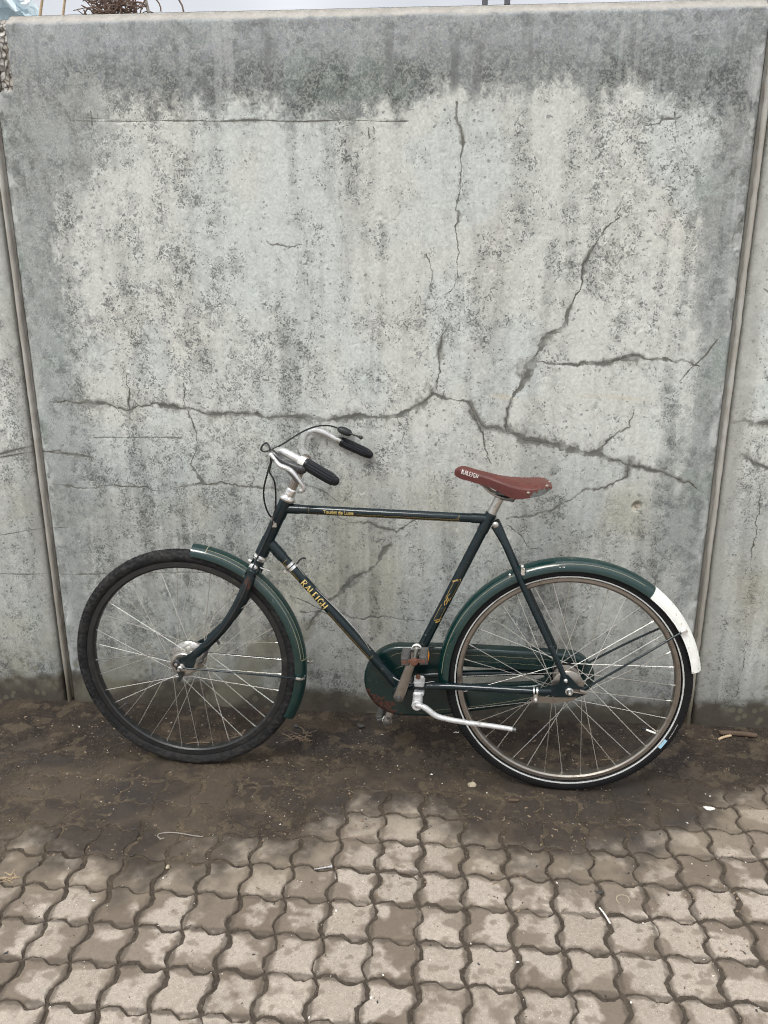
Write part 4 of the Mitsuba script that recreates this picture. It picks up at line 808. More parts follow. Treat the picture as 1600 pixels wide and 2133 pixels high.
for s in (-1, 1):
    seg = HB[np.abs(HB[:, 1]) > 0.2]; seg = seg[seg[:, 1] * s > 0]; seg = seg[seg[:, 0] > -0.713]
    if s < 0: seg = seg[::-1]
    n_ = len(seg); t = np.linspace(0, 1, 40); pth = spline(seg, 40)
    r = np.interp(t, [0, .04, .3, .75, .93, 1], [.0140, .0152, .0158, .0156, .0145, .0105])
    g_ = sweep(pth, r, 48, round_end=False); v = np.array(g_.vertices)
    # long flutes
    a = np.zeros(len(v)); rings = 40 * 48
    ring = np.arange(rings); fl = np.where((ring % 48) % 4 == 0, 0.90, 1.0); tt = np.repeat(t, 48); fl = np.where((tt > .08) & (tt < .9), fl, 1.0)
    v[:rings] = np.repeat(pth, 48, 0) + (v[:rings] - np.repeat(pth, 48, 0)) * fl[:, None]
    cap = trimesh.creation.icosphere(3, 0.0128); cap.apply_translation(pth[-1] - (pth[-1] - pth[-2]) / np.linalg.norm(pth[-1] - pth[-2]) * 0.003)
    bp('handlebar__grip', cat(TM(v, g_.faces), cap), 'grip_rubber', 40)
    k0 = pth[0]; d0 = (pth[1] - pth[0]) / np.linalg.norm(pth[1] - pth[0])
    if s < 0: bp('handlebar__clamp', sweep([k0 - d0 * 0.016, k0 - d0 * 0.0155, k0 + d0 * 0.002, k0 + d0 * 0.0022], [.0118, .0134, .0134, .0118], 24), 'white_paint', 40)
    else: bp('handlebar__clamp', sweep([k0 - d0 * 0.012, k0 - d0 * 0.0115, k0 - d0 * 0.001, k0 - d0 * 0.0005], [.0118, .0132, .0132, .0118], 24), 'alloy', 40)
# brake lever on the near side
def blob(parts, n=0): return cat(*parts)
LV = -0.275
br_body = sweep(spline([(-0.715, -0.268, 1.014), (-0.737, -0.270, 1.020), (-0.762, -0.270, 1.030), (-0.783, -0.266, 1.046), (-0.792, -0.262, 1.054)], 20), np.interp(np.linspace(0, 1, 20), [0, .3, .7, 1], [.012, .0125, .010, .007]), 16, rb=np.interp(np.linspace(0, 1, 20), [0, .4, 1], [.0145, .010, .007]), round_end=True)
bp('brake_lever__bracket', cat(br_body, sweep(spline([(-0.716, -0.270, 1.008), (-0.740, -0.276, 1.013), (-0.765, -0.277, 1.022)], 10), .0065, 12, round_end=True)), 'bracket_metal', 50, label='dark brake lever bracket')
lev = spline([(-0.7935, -0.270, 1.048), (-0.7815, -0.274, 1.036), (-0.770, -0.277, 1.0245), (-0.7545, -0.279, 1.0185), (-0.738, -0.279, 1.0080), (-0.724, -0.278, 0.990), (-0.7145, -0.276, 0.977), (-0.7115, -0.274, 0.967), (-0.7180, -0.272, 0.9605)], 44)
bp('brake_lever__blade', cat(sweep(lev, np.interp(np.linspace(0, 1, 44), [0, .08, .35, .5, .8, .92, 1], [.0055, .0052, .0072, .0080, .0064, .0058, .0066]), 16, rb=np.interp(np.linspace(0, 1, 44), [0, .3, .55, .8, 1], [.006, .009, .0105, .009, .007]), round_end=True), trimesh.creation.icosphere(2, 0.0072).apply_translation((-0.7935, -0.270, 1.048))), 'bar_steel', 60, label='silver brake lever')
bp('brake_lever__blade_pad', sweep(lev[19:35] + [-.0025, -0.0080, -0.0020], np.interp(np.linspace(0, 1, 16), [0, .3, .8, 1], [.002, .0052, .0045, .0015]), 12, rb=.0028, round_end=True), 'dark_metal', 60)
# gear shifter on the far side
sh = trimesh.creation.icosphere(3, 1.0); v = np.array(sh.vertices); v = np.sign(v) * np.abs(v) ** 0.8
shx = np.array([0.90, 0.0, -0.36]) / np.linalg.norm([0.90, 0, -0.36]); shn = np.array([0.36, 0, 0.90]) / np.linalg.norm([0.36, 0, 0.9])
bp('shifter__body', TM(np.array([-0.694, 0.252, 1.034]) + v[:, :1] * 0.024 * shx + v[:, 1:2] * 0.017 * np.array([0, 1.0, 0]) + v[:, 2:] * 0.0115 * shn, sh.faces), 'black_plastic', True, label='black twist-lever gear shifter')
bp('shifter__lever', cat(sweep([(-0.676, 0.238, 1.030), (-0.655, 0.236, 1.023), (-0.643, 0.235, 1.019)], [.0032, .0028, .0040], 12), trimesh.creation.icosphere(2, 0.0062).apply_translation((-0.6405, 0.235, 1.018))), 'black_plastic', True)
bp('shifter__clamp_screw', rod((-0.705, 0.256, 1.000), (-0.700, 0.254, 0.994), .0032, 8), 'black_plastic')
# cables
bp('brake_cable', sweep(spline([(-0.788, -0.283, 1.040), (-0.797, -0.268, 1.020), (-0.815, -0.20, 0.985), (-0.829, -0.105, 0.94), (-0.840, -0.055, 0.885), (-0.850, -0.034, 0.835), (-0.868, -0.028, 0.785), (-0.893, -0.030, 0.728), (-0.915, -0.036, 0.682), (-0.928, -0.050, 0.64)], 70), 0.0025, 10), 'black_plastic', 60, label='black brake cable down to the fork')
bp('brake_cable', sweep(spline([(-0.928, -0.050, 0.64), (-0.955, -0.058, 0.575), (-1.000, -0.060, 0.500), (-1.052, -0.062, 0.438), (-1.070, -0.060, 0.424)], 40), 0.0025, 10), 'black_plastic', 60)
bp('brake_cable__adjuster', cat(rod((-1.050, -0.048, 0.432), (-1.076, -0.046, 0.390), .0024, 8), rod((-1.068, -0.047, 0.402), (-1.080, -0.046, 0.384), .0052, 10), rod((-1.079, -0.05, 0.379), (-1.089, -0.05, 0.371), .0065, 12)), 'dark_metal', 40)
bp('brake_cable__clip', cat(*[sweep(spline([c + [0.016 * math.cos(a), 0.012 * math.sin(a) * 1.2, 0.012 * math.cos(a)] for a in np.linspace(0, 2 * np.pi, 14)], 28), .0013, 6) for c in (np.array([-1.040, -0.052, 0.456]),)], rod((-1.028, -0.062, 0.448), (-1.022, -0.062, 0.438), .004, 8)), 'black_plastic', 40)
bp('gear_cable', sweep(spline([(-0.716, 0.248, 1.044), (-0.745, 0.235, 1.053), (-0.790, 0.190, 1.050), (-0.838, 0.10, 1.025), (-0.868, 0.0, 1.012), (-0.865, -0.10, 1.030), (-0.842, -0.16, 1.056), (-0.826, -0.18, 1.062), (-0.818, -0.19, 1.052), (-0.817, -0.185, 1.028), (-0.832, -0.14, 0.998), (-0.856, -0.095, 0.950), (-0.872, -0.065, 0.905), (-0.872, -0.045, 0.855), (-0.862, -0.025, 0.822)], 110), 0.0025, 10), 'black_plastic', 60, label='black gear cable looping in front of the handlebar')
bp('gear_cable__ferrule', cat(rod((-0.8635, -0.025, 0.826), (-0.858, -0.022, 0.806), .004, 10), bevel_box((.014, .010, .014), .002, (-0.856, -0.019, 0.798))), 'alloy', 30)
bp('gear_cable__wire', sweep(spline([(-0.800, -0.006, 0.680), (-0.69, -0.008, 0.556), (-0.60, -0.010, 0.455), (-0.490, -0.020, 0.333), (-0.470, -0.03, 0.333), (-0.385, -0.045, 0.349)], 60), 0.0008, 6), 'spoke_steel', 60, label='bare gear wire along the down tube')
for a, b in (((-0.548, -0.012, 0.376), (-0.532, -0.008, 0.391)), ((-0.520, -0.012, 0.343), (-0.512, -0.016, 0.352))): bp('gear_cable__wire_guide', rod(a, b, .0012, 6), 'frame_paint', 40)
c0 = DT0 + dd_ * 0.092
bp('cable_clamp', cat(lug(c0, c0 + dd_ * 0.02, 0, 0.42, 0.0166), lug(c0, c0 + dd_ * 0.02, 0.58, 1.0, 0.0166), lathe_y((c0[0] - 0.010, c0[2] - 0.022), [(0.0003, -.006), (.0052, -.006), (.0060, -.004), (.0060, .006), (0.0003, .006)], 16)), 'chrome', 35, label='bright cable clamp round the down tube')
bp('cable_clamp__hook', sweep(spline([c0 + dd_ * .014 + pq(dd_) * .015, c0 + dd_ * .013 + pq(dd_) * .029, c0 + dd_ * .010 + pq(dd_) * .040 + [.004, 0, 0], c0 + dd_ * .014 + pq(dd_) * .044 + [.007, 0, 0]], 16), .0026, 10, round_end=True), 'black_plastic', 50)

# seat post and saddle
SP1 = ST1 + SDIR * 0.055
bp('seat_post', sweep(np.linspace(ST1 - SDIR * 0.03, SP1, 5), 0.0134, 26), 'alloy', 35, label='silver seat post')
bp('seat_post__head', cat(sweep([SP1 - SDIR * 0.001, SP1 + SDIR * 0.006, SP1 + SDIR * 0.014 + np.array([0.004, 0, 0])], [.0137, .0150, .0120], 24), sweep([SP1 + SDIR * .008 + np.array([-0.004, 0, 0]), SP1 + SDIR * .008 + np.array([0.016, 0, -.003]), SP1 + SDIR * .006 + np.array([0.032, 0, -.008])], [.014, .0135, .0095], 20, rb=[.016, .018, .013], round_end=True)), 'dark_metal', 40)
SX = np.linspace(0, 1, 60)
xs = -0.3430 + SX * 0.266
zt = CubicSpline([-0.343, -0.330, -0.295, -0.255, -0.215, -0.17, -0.125, -0.09, -0.077], [0.9700, 0.9800, 0.9765, 0.9670, 0.9575, 0.9520, 0.9500, 0.9480, 0.9400])(xs)
hw = np.interp(xs, [-0.343, -0.336, -0.325, -0.29, -0.25, -0.22, -0.19, -0.16, -0.13, -0.10, -0.085, -0.077], [0.006, 0.014, 0.0185, 0.0205, 0.026, 0.036, 0.052, 0.066, 0.073, 0.068, 0.052, 0.030])
zl = np.interp(xs, [-0.343, -0.336, -0.31, -0.27, -0.245, -0.215, -0.19, -0.17, -0.14, -0.11, -0.09, -0.077], [0.960, 0.952, 0.946, 0.936, 0.930, 0.918, 0.908, 0.906, 0.913, 0.920, 0.928, 0.936])
k_ = np.ones(5) / 5
hw = np.convolve(np.r_[[hw[0]] * 2, hw, [hw[-1]] * 2], k_, 'valid'); zl = np.convolve(np.r_[[zl[0]] * 2, zl, [zl[-1]] * 2], k_, 'valid')
ANG = np.linspace(-1.0, 1.0, 37)
def saddle_point(i, a, off=0.0):
    """point of the saddle's shell: i along (float index), a from -1 (near hem) to 1 (far hem)"""
    f = lambda arr: np.interp(i, np.arange(60), arr)
    s = abs(a); yy = math.copysign(f(hw) * (math.sin(min(s / 0.62, 1) * math.pi / 2) + 0.04 * max(0, (s - .62) / .38)), a)
    drop = f(zt) - f(zl)
    z = f(zt) - drop * ((1 - math.cos(min(s / 0.62, 1) * math.pi / 2)) * 0.45 + 0.55 * max(0, (s - .62) / .38))
    return np.array([f(xs), yy, z]) + np.array([0, math.copysign(off, a) if s > .35 else 0, off * (1 - s)])
VS = np.array([[saddle_point(i, a) for a in ANG] for i in range(60)])
inner = np.array([[saddle_point(i, a) * [1, 0.94, 1] - [0, 0, 0.004 * (1 - abs(a))] for a in ANG] for i in range(60)])
m = len(ANG); i, j = np.meshgrid(np.arange(59), np.arange(m - 1), indexing='ij'); q = np.stack([i * m + j, (i + 1) * m + j, (i + 1) * m + j + 1, i * m + j + 1], -1).reshape(-1, 4)
fo = np.vstack([q[:, [0, 1, 2]], q[:, [0, 2, 3]]]); nn = 60 * m
hem = []
for jj in (0, m - 1):
    a = np.arange(59) * m + jj; hem += [np.c_[a, a + m, a + m + nn], np.c_[a, a + m + nn, a + nn]]
for ii in (0, 59):
    a = ii * m + np.arange(m - 1); hem += [np.c_[a, a + 1, a + 1 + nn], np.c_[a, a + 1 + nn, a + nn]]
bp('saddle__cover', TM(np.vstack([VS.reshape(-1, 3), inner.reshape(-1, 3)]), np.vstack([fo, fo[:, ::-1] + nn] + hem)), 'leather', 60, label='reddish brown leather saddle cover')
# torn corner at the rear, near side: grey foam patch lying on the shell
tv, tf = [], []
for a_i, ii in enumerate(np.linspace(45.5, 57.5, 14)):
    for b_i, aa in enumerate(np.linspace(-0.995, -0.60 - 0.10 * math.sin(a_i * 1.9) - 0.22 * abs(a_i - 7.5) / 7.5, 7)):
        tv.append(saddle_point(ii, aa, 0.0014)); 
        if a_i and b_i: k = a_i * 7 + b_i; tf += [[k - 8, k - 1, k], [k - 8, k, k - 7]]
bp('saddle__torn_foam', TM(tv, tf), 'torn_foam', 40, label='grey foam in the torn rear corner of the saddle')
for ii, aa in ((44.5, -0.74), (55.5, -0.45), (58.0, -0.05), (44.5, 0.74)):
    c = saddle_point(ii, aa, 0.001); s_ = trimesh.creation.icosphere(2, 0.0062)
    bp('saddle__rivet', TM(np.array(s_.vertices) * [.85, 0.45, 0.7] + c, s_.faces), 'dull_steel', True)
sl, sw = letters('RALEIGH', 1.0, 0.052)
sv = np.array(sub(TM(np.array(sl.vertices), sl.faces), 0.12).vertices); sf = sub(TM(np.array(sl.vertices), sl.faces), 0.12).faces
sv2 = np.array([saddle_point(4.6 + 10.4 * x / sw + 0.4 * (y - .5), -0.71 + 0.27 * y, 0.0009 + z * 0.0004) for x, y, z in np.c_[sv[:, 0], sv[:, 1], (sv[:, 2] > sv[:, 2].mean()) * 1.0]])
bp('saddle__lettering', TM(sv2, sf), 'white_print', False, label='white maker lettering on the saddle nose')
for s in (-1, 1):
    bp('saddle__rail', sweep(spline([(-0.315, s * 0.008, 0.950), (-0.265, s * 0.014, 0.932), (-0.235, s * 0.020, 0.9085), (-0.205, s * 0.022, 0.8995), (-0.165, s * 0.026, 0.902), (-0.125, s * 0.04, 0.917), (-0.10, s * .045, 0.928)], 40), 0.0034, 10), 'dull_steel', 60)
bp('saddle__clamp', cat(bevel_box((0.042, 0.050, 0.009), 0.002, (-0.196, 0, 0.8965), [[.98, 0, .17], [0, 1, 0], [-.17, 0, .98]]), rod((-0.197, -0.036, 0.8985), (-0.197, 0.036, 0.8985), 0.0055, 6)), 'dark_metal', 30)

# chain case, cranks, pedals
CC = shapely.Polygon([(-0.485 + 0.1185 * math.cos(a), 0.3045 + 0.1165 * math.sin(a)) for a in np.linspace(math.pi / 2 - .06, 3 * math.pi / 2 + .1, 40)] + [(-0.394, 0.192), (-0.253, 0.220), (-0.155, 0.242), (-0.03, 0.277)] + [(0.004 + 0.0805 * math.cos(a), 0.3495 + 0.0755 * math.sin(a)) for a in np.linspace(-1.25, math.pi / 2, 26)] + [(-0.112, 0.4265), (-0.24, 0.427), (-0.369, 0.4262)])
hole = shapely.Polygon([(-0.335, 0.361), (-0.30, 0.3625), (-0.18, 0.3615), (-0.075, 0.360), (-0.060, 0.352), (-0.060, 0.331), (-0.09, 0.3185), (-0.178, 0.308), (-0.30, 0.2945), (-0.340, 0.300)]).buffer(-.004).buffer(.004)
hub_hole = shapely.Point(0.002, 0.352).buffer(0.043)
cc = CC.difference(hole)
def dome_plate(poly, y_face, y_back, steps=((0.0, 0.010), (0.0025, 0.0045), (0.006, 0.0014), (0.011, 0.0))):
    """pressed sheet: outline stepped inwards towards the face"""
    ms = []
    prev = None
    for k, (ins, back) in enumerate(steps):
        pg = poly.buffer(-ins)
        y1 = y_face + back
        y2 = y_back if k == 0 else y_face + steps[k - 1][1]
        for q in getattr(pg, 'geoms', [pg]):
            m_ = trimesh.creation.extrude_polygon(q, y2 - y1, engine='earcut'); v = np.array(m_.vertices)
            ms.append(TM(np.c_[v[:, 0], y1 + v[:, 2], v[:, 1]], m_.faces[:, ::-1]))
    return cat(*ms)
def pressed(poly, y0, y1, rr_=0.010, n=6):
    """rounded sheet-metal case built as stacked rings between successive insets (smooth shoulders)"""
    out = []
    rings = [(0.0, y1)] + [(rr_ * (1 - math.cos(a)), y0 + rr_ * (1 - math.sin(a))) for a in np.linspace(0, math.pi / 2, n)]
    def loops(pg): return [pg.exterior] + list(pg.interiors)
    v, f = [], []
    for lp_i, lp in enumerate(loops(poly)):
        L_ = lp.length; N = max(40, int(L_ / 0.006)); base = np.array([lp.interpolate(t * L_).coords[0] for t in np.arange(N) / N])
        tn = np.roll(base, -1, 0) - np.roll(base, 1, 0); tn /= np.linalg.norm(tn, axis=1, keepdims=True); nrm = np.c_[-tn[:, 1], tn[:, 0]]
        test = shapely.Point(*(base[0] + nrm[0] * 0.002))
        if not poly.contains(test): nrm = -nrm
        k0 = len(v)
        for ins, y in rings:
            pts = base + nrm * ins; v += [(a, y, b) for a, b in pts]
        a = np.arange(N); b = (a + 1) % N
        for r_ in range(len(rings) - 1):
            p = k0 + r_ * N; s_ = k0 + (r_ + 1) * N
            f += np.c_[p + a, p + b, s_ + b].tolist() + np.c_[p + a, s_ + b, s_ + a].tolist()
    side = TM(v, f)
    face = poly.buffer(-rr_)
    fm = trimesh.creation.extrude_polygon(face, 0.001, engine='earcut'); fv = np.array(fm.vertices)
    back = trimesh.creation.extrude_polygon(poly.buffer(-.0005), 0.001, engine='earcut'); bv = np.array(back.vertices)
    return cat(side, TM(np.c_[fv[:, 0], y0 + fv[:, 2] + 0.00002, fv[:, 1]], fm.faces[:, ::-1]), TM(np.c_[bv[:, 0], y1 - bv[:, 2], bv[:, 1]], back.faces))
bp('chain_case', pressed(cc.difference(hub_hole), 0.030, 0.062, 0.011), 'case_paint', 40, label='dark green full chain case with a rusty lower edge')
bp('chain_case__hub_cover', lathe_y((0.002, 0.352), [(0.001, 0.058), (0.0435, 0.058), (0.0435, 0.0615), (0.001, 0.0615)], 40), 'black_plastic', 35)
def pin(pts, w=0.00045):
    p = np.asarray(pts, float); return sweep(np.c_[p[:, 0], np.full(len(p), 0.0299), p[:, 1]], w, 6)
bp('chain_case__pinstripe', pin(spline([(-0.520, 0.386), (-0.500, 0.397), (-0.46, 0.402), (-0.36, 0.403), (-0.24, 0.404), (-0.10, 0.4035), (-0.03, 0.401)], 50)), 'pale_line', 60)
bp('chain_case__pinstripe', pin(spline([(-0.33, 0.385), (-0.18, 0.385), (-0.06, 0.383)], 20), .0003), 'pale_line', 60)
bp('chain_case__pinstripe', pin(spline([(-0.40, 0.214), (-0.253, 0.240), (-0.155, 0.262), (-0.07, 0.286)], 30)), 'pale_line', 60)
bp('chain_case__pinstripe', pin(spline([(-0.505, 0.347), (-0.495, 0.353), (-0.483, 0.354)], 10)), 'pale_line', 60)
CK = np.array([0.0511, 0.0, 0.1621])
def crank(y, d, mat):
    p0, p1 = BB + [0, y, 0], BB + [0, y, 0] + d
    t = np.linspace(0, 1, 14); P = p0 + t[:, None] * (p1 - p0)
    return sweep(P, np.interp(t, [0, .1, .9, 1], [.0165, .0160, .0125, .0125]), 20, rb=.0075, round_end=True)
c_n = BB + [0, -0.062, 0]
bp('crank', cat(crank(-0.062, CK, 'alloy')), 'dull_steel', 40, label='grey near crank pointing up')
bp('crank__bolt', cat(lathe_y((BB[0], BB[2]), [(0.0003, -0.0745), (0.0052, -0.0745), (0.0075, -0.0735), (0.0095, -0.0700), (0.0095, -0.066), (0.0003, -0.066)], 24)), 'dark_metal', 35)
bp('crank__axle', rod(BB + [0, -0.06, 0], BB + [0, 0.085, 0], 0.0085, 16), 'dark_metal', 40)
bp('crank_001', crank(0.080, -CK, 'alloy'), 'alloy', 40, label='silver far crank pointing down')
e_ = BB + [0, 0.080, 0] - CK
bp('crank_001__pedal_eye', cat(lathe_y((e_[0], e_[2] + 0.002), [(0.0003, 0.0705), (0.0055, 0.0705), (0.0070, 0.0712), (0.0070, 0.0732), (0.0003, 0.0732)], 20), lathe_y((e_[0] + 0.006, e_[2] + 0.020), [(0.0003, 0.0708), (0.0040, 0.0708), (0.0055, 0.0715), (0.0055, 0.0735), (0.0003, 0.0735)], 20)), 'dark_metal', 35)
def pedal(key, c, y0, y1, tilt, rusty=True):
    ca, sa = math.cos(tilt), math.sin(tilt); R = np.array([[ca, 0, -sa], [0, 1, 0], [sa, 0, ca]])
    at = lambda x, y, z: np.array([c[0], y, c[1]]) + R @ np.array([x, 0, z])
    s = 1 if y1 > y0 else -1; ym = (y0 + y1) / 2 + s * 0.008; L_ = abs(y1 - y0) - 0.026
    bp(key + '__axle', cat(sweep([at(0, y0 - s * .004, 0), at(0, y0 + s * .012, 0)], .0095, 18), rod(at(0, y0 + s * .010, 0), at(0, y1 - s * .004, 0), .0062, 14)), 'alloy', 40)
    bp(key + '__dust_cap', lathe_y((at(0, 0, 0)[0], at(0, 0, 0)[2]), [(0.0135, y0 + s * 0.002), (0.0150, y0 + s * 0.003), (0.0150, y0 + s * 0.010), (0.0135, y0 + s * 0.0115)], 28), 'white_paint', 35)
    for q in (-1, 1):
        blk = bevel_box((0.022, L_, 0.026), 0.004, at(q * 0.0255, ym, 0).tolist(), R)
        ribs = [bevel_box((0.0225, 0.0035, 0.0275), 0.001, at(q * 0.0255, ym + (k - 3.5) * L_ / 8.6, 0).tolist(), R) for k in range(8)]
        bp(key + '__rubber_block', cat(blk, *ribs), 'pedal_rubber', 30)
        bp(key + '__reflector', bevel_box((0.002, 0.034, 0.014), 0.0006, at(q * 0.0375, ym, 0).tolist(), R), 'amber', 30)
    bp(key + '__end_plate', cat(bevel_box((0.074, 0.004, 0.012), 0.0015, at(0, y1 - s * .008, 0).tolist(), R), lathe_y((at(0, 0, 0)[0], at(0, 0, 0)[2]), [(0.0003, y1 + s * .004), (.0075, y1 + s * .003), (.0105, y1), (.0105, y1 - s * .008), (0.0003, y1 - s * .008)], 24), *[rod(at(q * 0.0255, y1 - s * .010, 0), at(q * .0255, y1 - s * .003, 0), .0055, 10) for q in (-1, 1)]), 'rusty_steel', 35, label='rusty end plate of the pedal')
    bp(key + '__end_plate', cat(bevel_box((0.070, 0.003, 0.011), 0.001, at(0, y0 + s * .015, 0).tolist(), R)), 'dark_metal', 35)
pe = BB + CK; pedal('pedal', (pe[0], pe[2]), -0.072, -0.168, 0.10)
pedal('pedal_001', (e_[0], e_[2]), 0.090, 0.182, 0.35)

# kickstand on the near chain stay, folded back
KX = -0.428
bp('kickstand__clamp', cat(bevel_box((0.030, 0.010, 0.036), 0.004, (KX, -0.056, 0.352)), bevel_box((0.032, 0.036, 0.010), 0.003, (KX, -0.044, 0.3475)), bevel_box((0.030, 0.034, 0.012), 0.003, (KX, -0.044, 0.3125)), bevel_box((0.028, 0.014, 0.040), 0.005, (KX - .003, -0.060, 0.300)), lathe_y((KX - 0.004, 0.284), [(0.0003, -0.080), (0.013, -0.080), (0.0155, -0.077), (0.0155, -0.056), (0.0003, -0.056)], 24)), 'galvanised', 35, label='white weathered kickstand clamp')
bp('kickstand__bolt', lathe_y((KX - 0.003, 0.368), [(0.0003, -0.066), (0.0055, -0.066), (0.0075, -0.064), (0.0075, -0.058), (0.0003, -0.058)], 6), 'rusty_steel', 30)
bp('kickstand__bolt', cat(lathe_y((KX - 0.004, 0.284), [(0.0003, -0.0825), (0.003, -0.0825), (0.0045, -0.0815), (0.0045, -0.079), (0.0003, -0.079)], 16)), 'rusty_steel', 30)
bp('kickstand__bolt', lathe_y((KX - 0.026, 0.349), [(0.0003, -0.052), (0.005, -0.052), (0.0065, -0.050), (0.0065, -0.030), (0.0003, -0.030)], 16), 'dark_metal', 30)
bp('kickstand__leg', sweep(spline([(KX - .002, -0.080, 0.287), (-0.405, -0.083, 0.281), (-0.378, -0.086, 0.2625), (-0.348, -0.088, 0.2545), (-0.25, -0.094, 0.2465), (-0.152, -0.100, 0.2400)], 50), np.interp(np.linspace(0, 1, 50), [0, .08, .3, 1], [.0065, .0088, .0080, .0068]), 16, round_end=True), 'galvanised', 60, label='galvanised kickstand leg folded back')
bp('kickstand__foot', rod((-0.156, -0.100, 0.2403), (-0.146, -0.1006, 0.2395), 0.0074, 14), 'dark_metal', 40)
# drum brake reaction arm and its clamp
bp('reaction_arm', cat(plate_xz(shapely.Polygon([(-0.105, 0.322), (-0.09, 0.326), (0.0, 0.328), (0.02, 0.332), (0.016, 0.322), (-0.015, 0.313), (-0.06, 0.3085), (-0.1, 0.309)]).buffer(.001), -0.0605, -0.057)), 'dull_steel', 30)
cs_d = np.array([0.17, -0.014, 0.0075]); cs_d /= np.linalg.norm(cs_d)
cb = np.array([-0.100, -0.0619, 0.3450])
bp('reaction_arm__clamp', cat(lug(cb, cb + cs_d * 0.014, 0.0, 0.36, 0.0116), lug(cb, cb + cs_d * 0.014, 0.64, 1.0, 0.0116), bevel_box((0.012, 0.005, 0.026), 0.0015, (cb + cs_d * .007 + [0, -0.004, -0.018]).tolist()), lathe_y((cb[0] + .008, cb[2] - 0.026), [(0.0003, -0.074), (.0035, -0.0738), (.005, -.072), (.005, -.066), (0.0003, -.066)], 16)), 'chrome', 35, label='bright strap round the chain stay')
for sz, bv, c in (((0.012, 0.004, 0.022), 0.001, (-0.1445, -0.0335, 0.693)), ((0.010, 0.012, 0.008), .002, (-0.1470, -0.037, 0.709)), ((0.008, 0.006, 0.010), .002, (-0.1800, -0.042, 0.683))):
    bp('mudguard_001__bridge_clip', bevel_box(sz, bv, c), 'chrome', 30)

# ------------------------------------------------------------------ small things lying on the ground
def gz(x, y): return float(max(soil_height(np.array([x]), np.array([y]))[0], 0.0))
def stone(r, seed, flat=0.7, ang=0.35):
    m_ = trimesh.creation.icosphere(3, 1.0); v = np.array(m_.vertices); q = np.random.default_rng(seed)
    for _ in range(9):
        n = q.normal(size=3); n /= np.linalg.norm(n); d = 0.62 + 0.25 * q.random(); s = v @ n; v = v - np.maximum(s - d, 0)[:, None] * n
    v = v * (1 + 0.10 * (meshkit.fbm(v * 3 + seed, 3, seed)[:, None] - 0.5)) * np.array([1.1, 0.85, flat]) * r
    c, s = math.cos(seed), math.sin(seed); v = v @ np.array([[c, s, 0], [-s, c, 0], [0, 0, 1]])
    return TM(v, m_.faces)
def lay(m_, x, y, dz=0.0): v = np.array(m_.vertices); return TM(v + [x, y, gz(x, y) - v[:, 2].min() + dz - 0.0015], m_.faces)
def solid(c0, c1, rough=0.85, k=120):
    def fn(p, n, uv): return mix(c0, c1, fbm(p.x * k, p.y * k, p.z * k, 3))
    return {'type': 'twosided', 'bsdf': {'type': 'principled', 'base_color': proc(fn), 'roughness': rough}}
scene['pale_stone'] = solid((0.33, 0.27, 0.19), (0.46, 0.40, 0.30))
scene['dark_stone'] = solid((0.03, 0.027, 0.025), (0.06, 0.055, 0.05))
scene['dead_wood'] = solid((0.065, 0.043, 0.03), (0.12, 0.08, 0.055))
scene['pale_wood'] = solid((0.42, 0.30, 0.18), (0.52, 0.40, 0.26))
scene['dry_root'] = solid((0.16, 0.115, 0.075), (0.27, 0.20, 0.14))
scene['white_scrap'] = solid((0.66, 0.63, 0.58), (0.80, 0.77, 0.72))
scene['rust_wire'] = solid((0.11, 0.07, 0.05), (0.19, 0.125, 0.095), 0.7)
scene['grey_wire'] = solid((0.20, 0.18, 0.16), (0.30, 0.27, 0.24), 0.6)
scene['dark_leaf'] = solid((0.035, 0.032, 0.028), (0.075, 0.065, 0.055))
add('stone', lay(stone(0.0125, 3), 0.111, -0.369), 'pale_stone', 25, 'pale buff angular stone on the damp soil in front of the rear wheel', 'stone')
add('stone', lay(stone(0.0125, 8, 0.6), -0.476, -0.100), 'dark_stone', 25, 'dark stone by the wall just right of the front tyre', 'stone')
add('stone', lay(stone(0.0150, 12, 0.45), -0.256, -0.083), 'dark_stone', 25, 'flat black stone at the wall foot left of the low pedal', 'stone')
add('stone', lay(stone(0.0072, 5), -0.696, -0.775), 'pale_stone', 25, 'small pale pebble in a paving joint, left of the wire hook', 'stone')
add('stone', lay(stone(0.0085, 21, 0.5), 0.677, -0.192), 'pale_stone', 25, 'light chip of stone on the dark soil right of the rear tyre', 'stone')
def wire(pts, x, y, r, mat, label, cat_, n=30, dz=0.001):
    p = np.array([(x + a, y + b, c) for a, b, c in pts]); z0 = max(gz(q[0], q[1]) for q in p); p[:, 2] += z0 + r + dz - 0.001
    return add(cat_.replace(' ', '_'), sweep(spline(p, n), r, 8, round_end=True), mat, 60, label, cat_)
wire([(0.075, 0.008, 0), (0.03, 0.012, .001), (-0.035, 0.014, .001), (-0.050, 0.006, .001), (-0.045, -0.005, .001), (-0.030, -0.006, 0)], -0.715, -0.659, 0.0016, 'grey_wire', 'thin bent wire hook lying on the paving in front of the front wheel', 'wire')
add('screw', cat(sweep([(-0.311, -0.756, 0.004), (-0.270, -0.744, 0.0045)], [.0012, .0022], 8), sweep([(-0.270, -0.744, .0045), (-0.266, -0.743, .0045)], [.0025, .0050], 10)), 'galvanised', 30, 'small pale screw lying across a paving joint', 'screw')
wire([(-0.012, -0.012, 0), (-0.006, 0.013, .001), (0.008, 0.013, .001), (0.012, -0.009, 0)], 0.473, -0.802, 0.0012, 'pale_stone', 'small bent wire staple on a paving stone at the right', 'staple')
wire([(-0.010, 0.022, 0), (-0.002, 0.0, .002), (0.006, -0.024, 0)], 0.420, -0.857, 0.0022, 'white_scrap', 'thin white sliver standing out in a dark joint', 'sliver', 12)
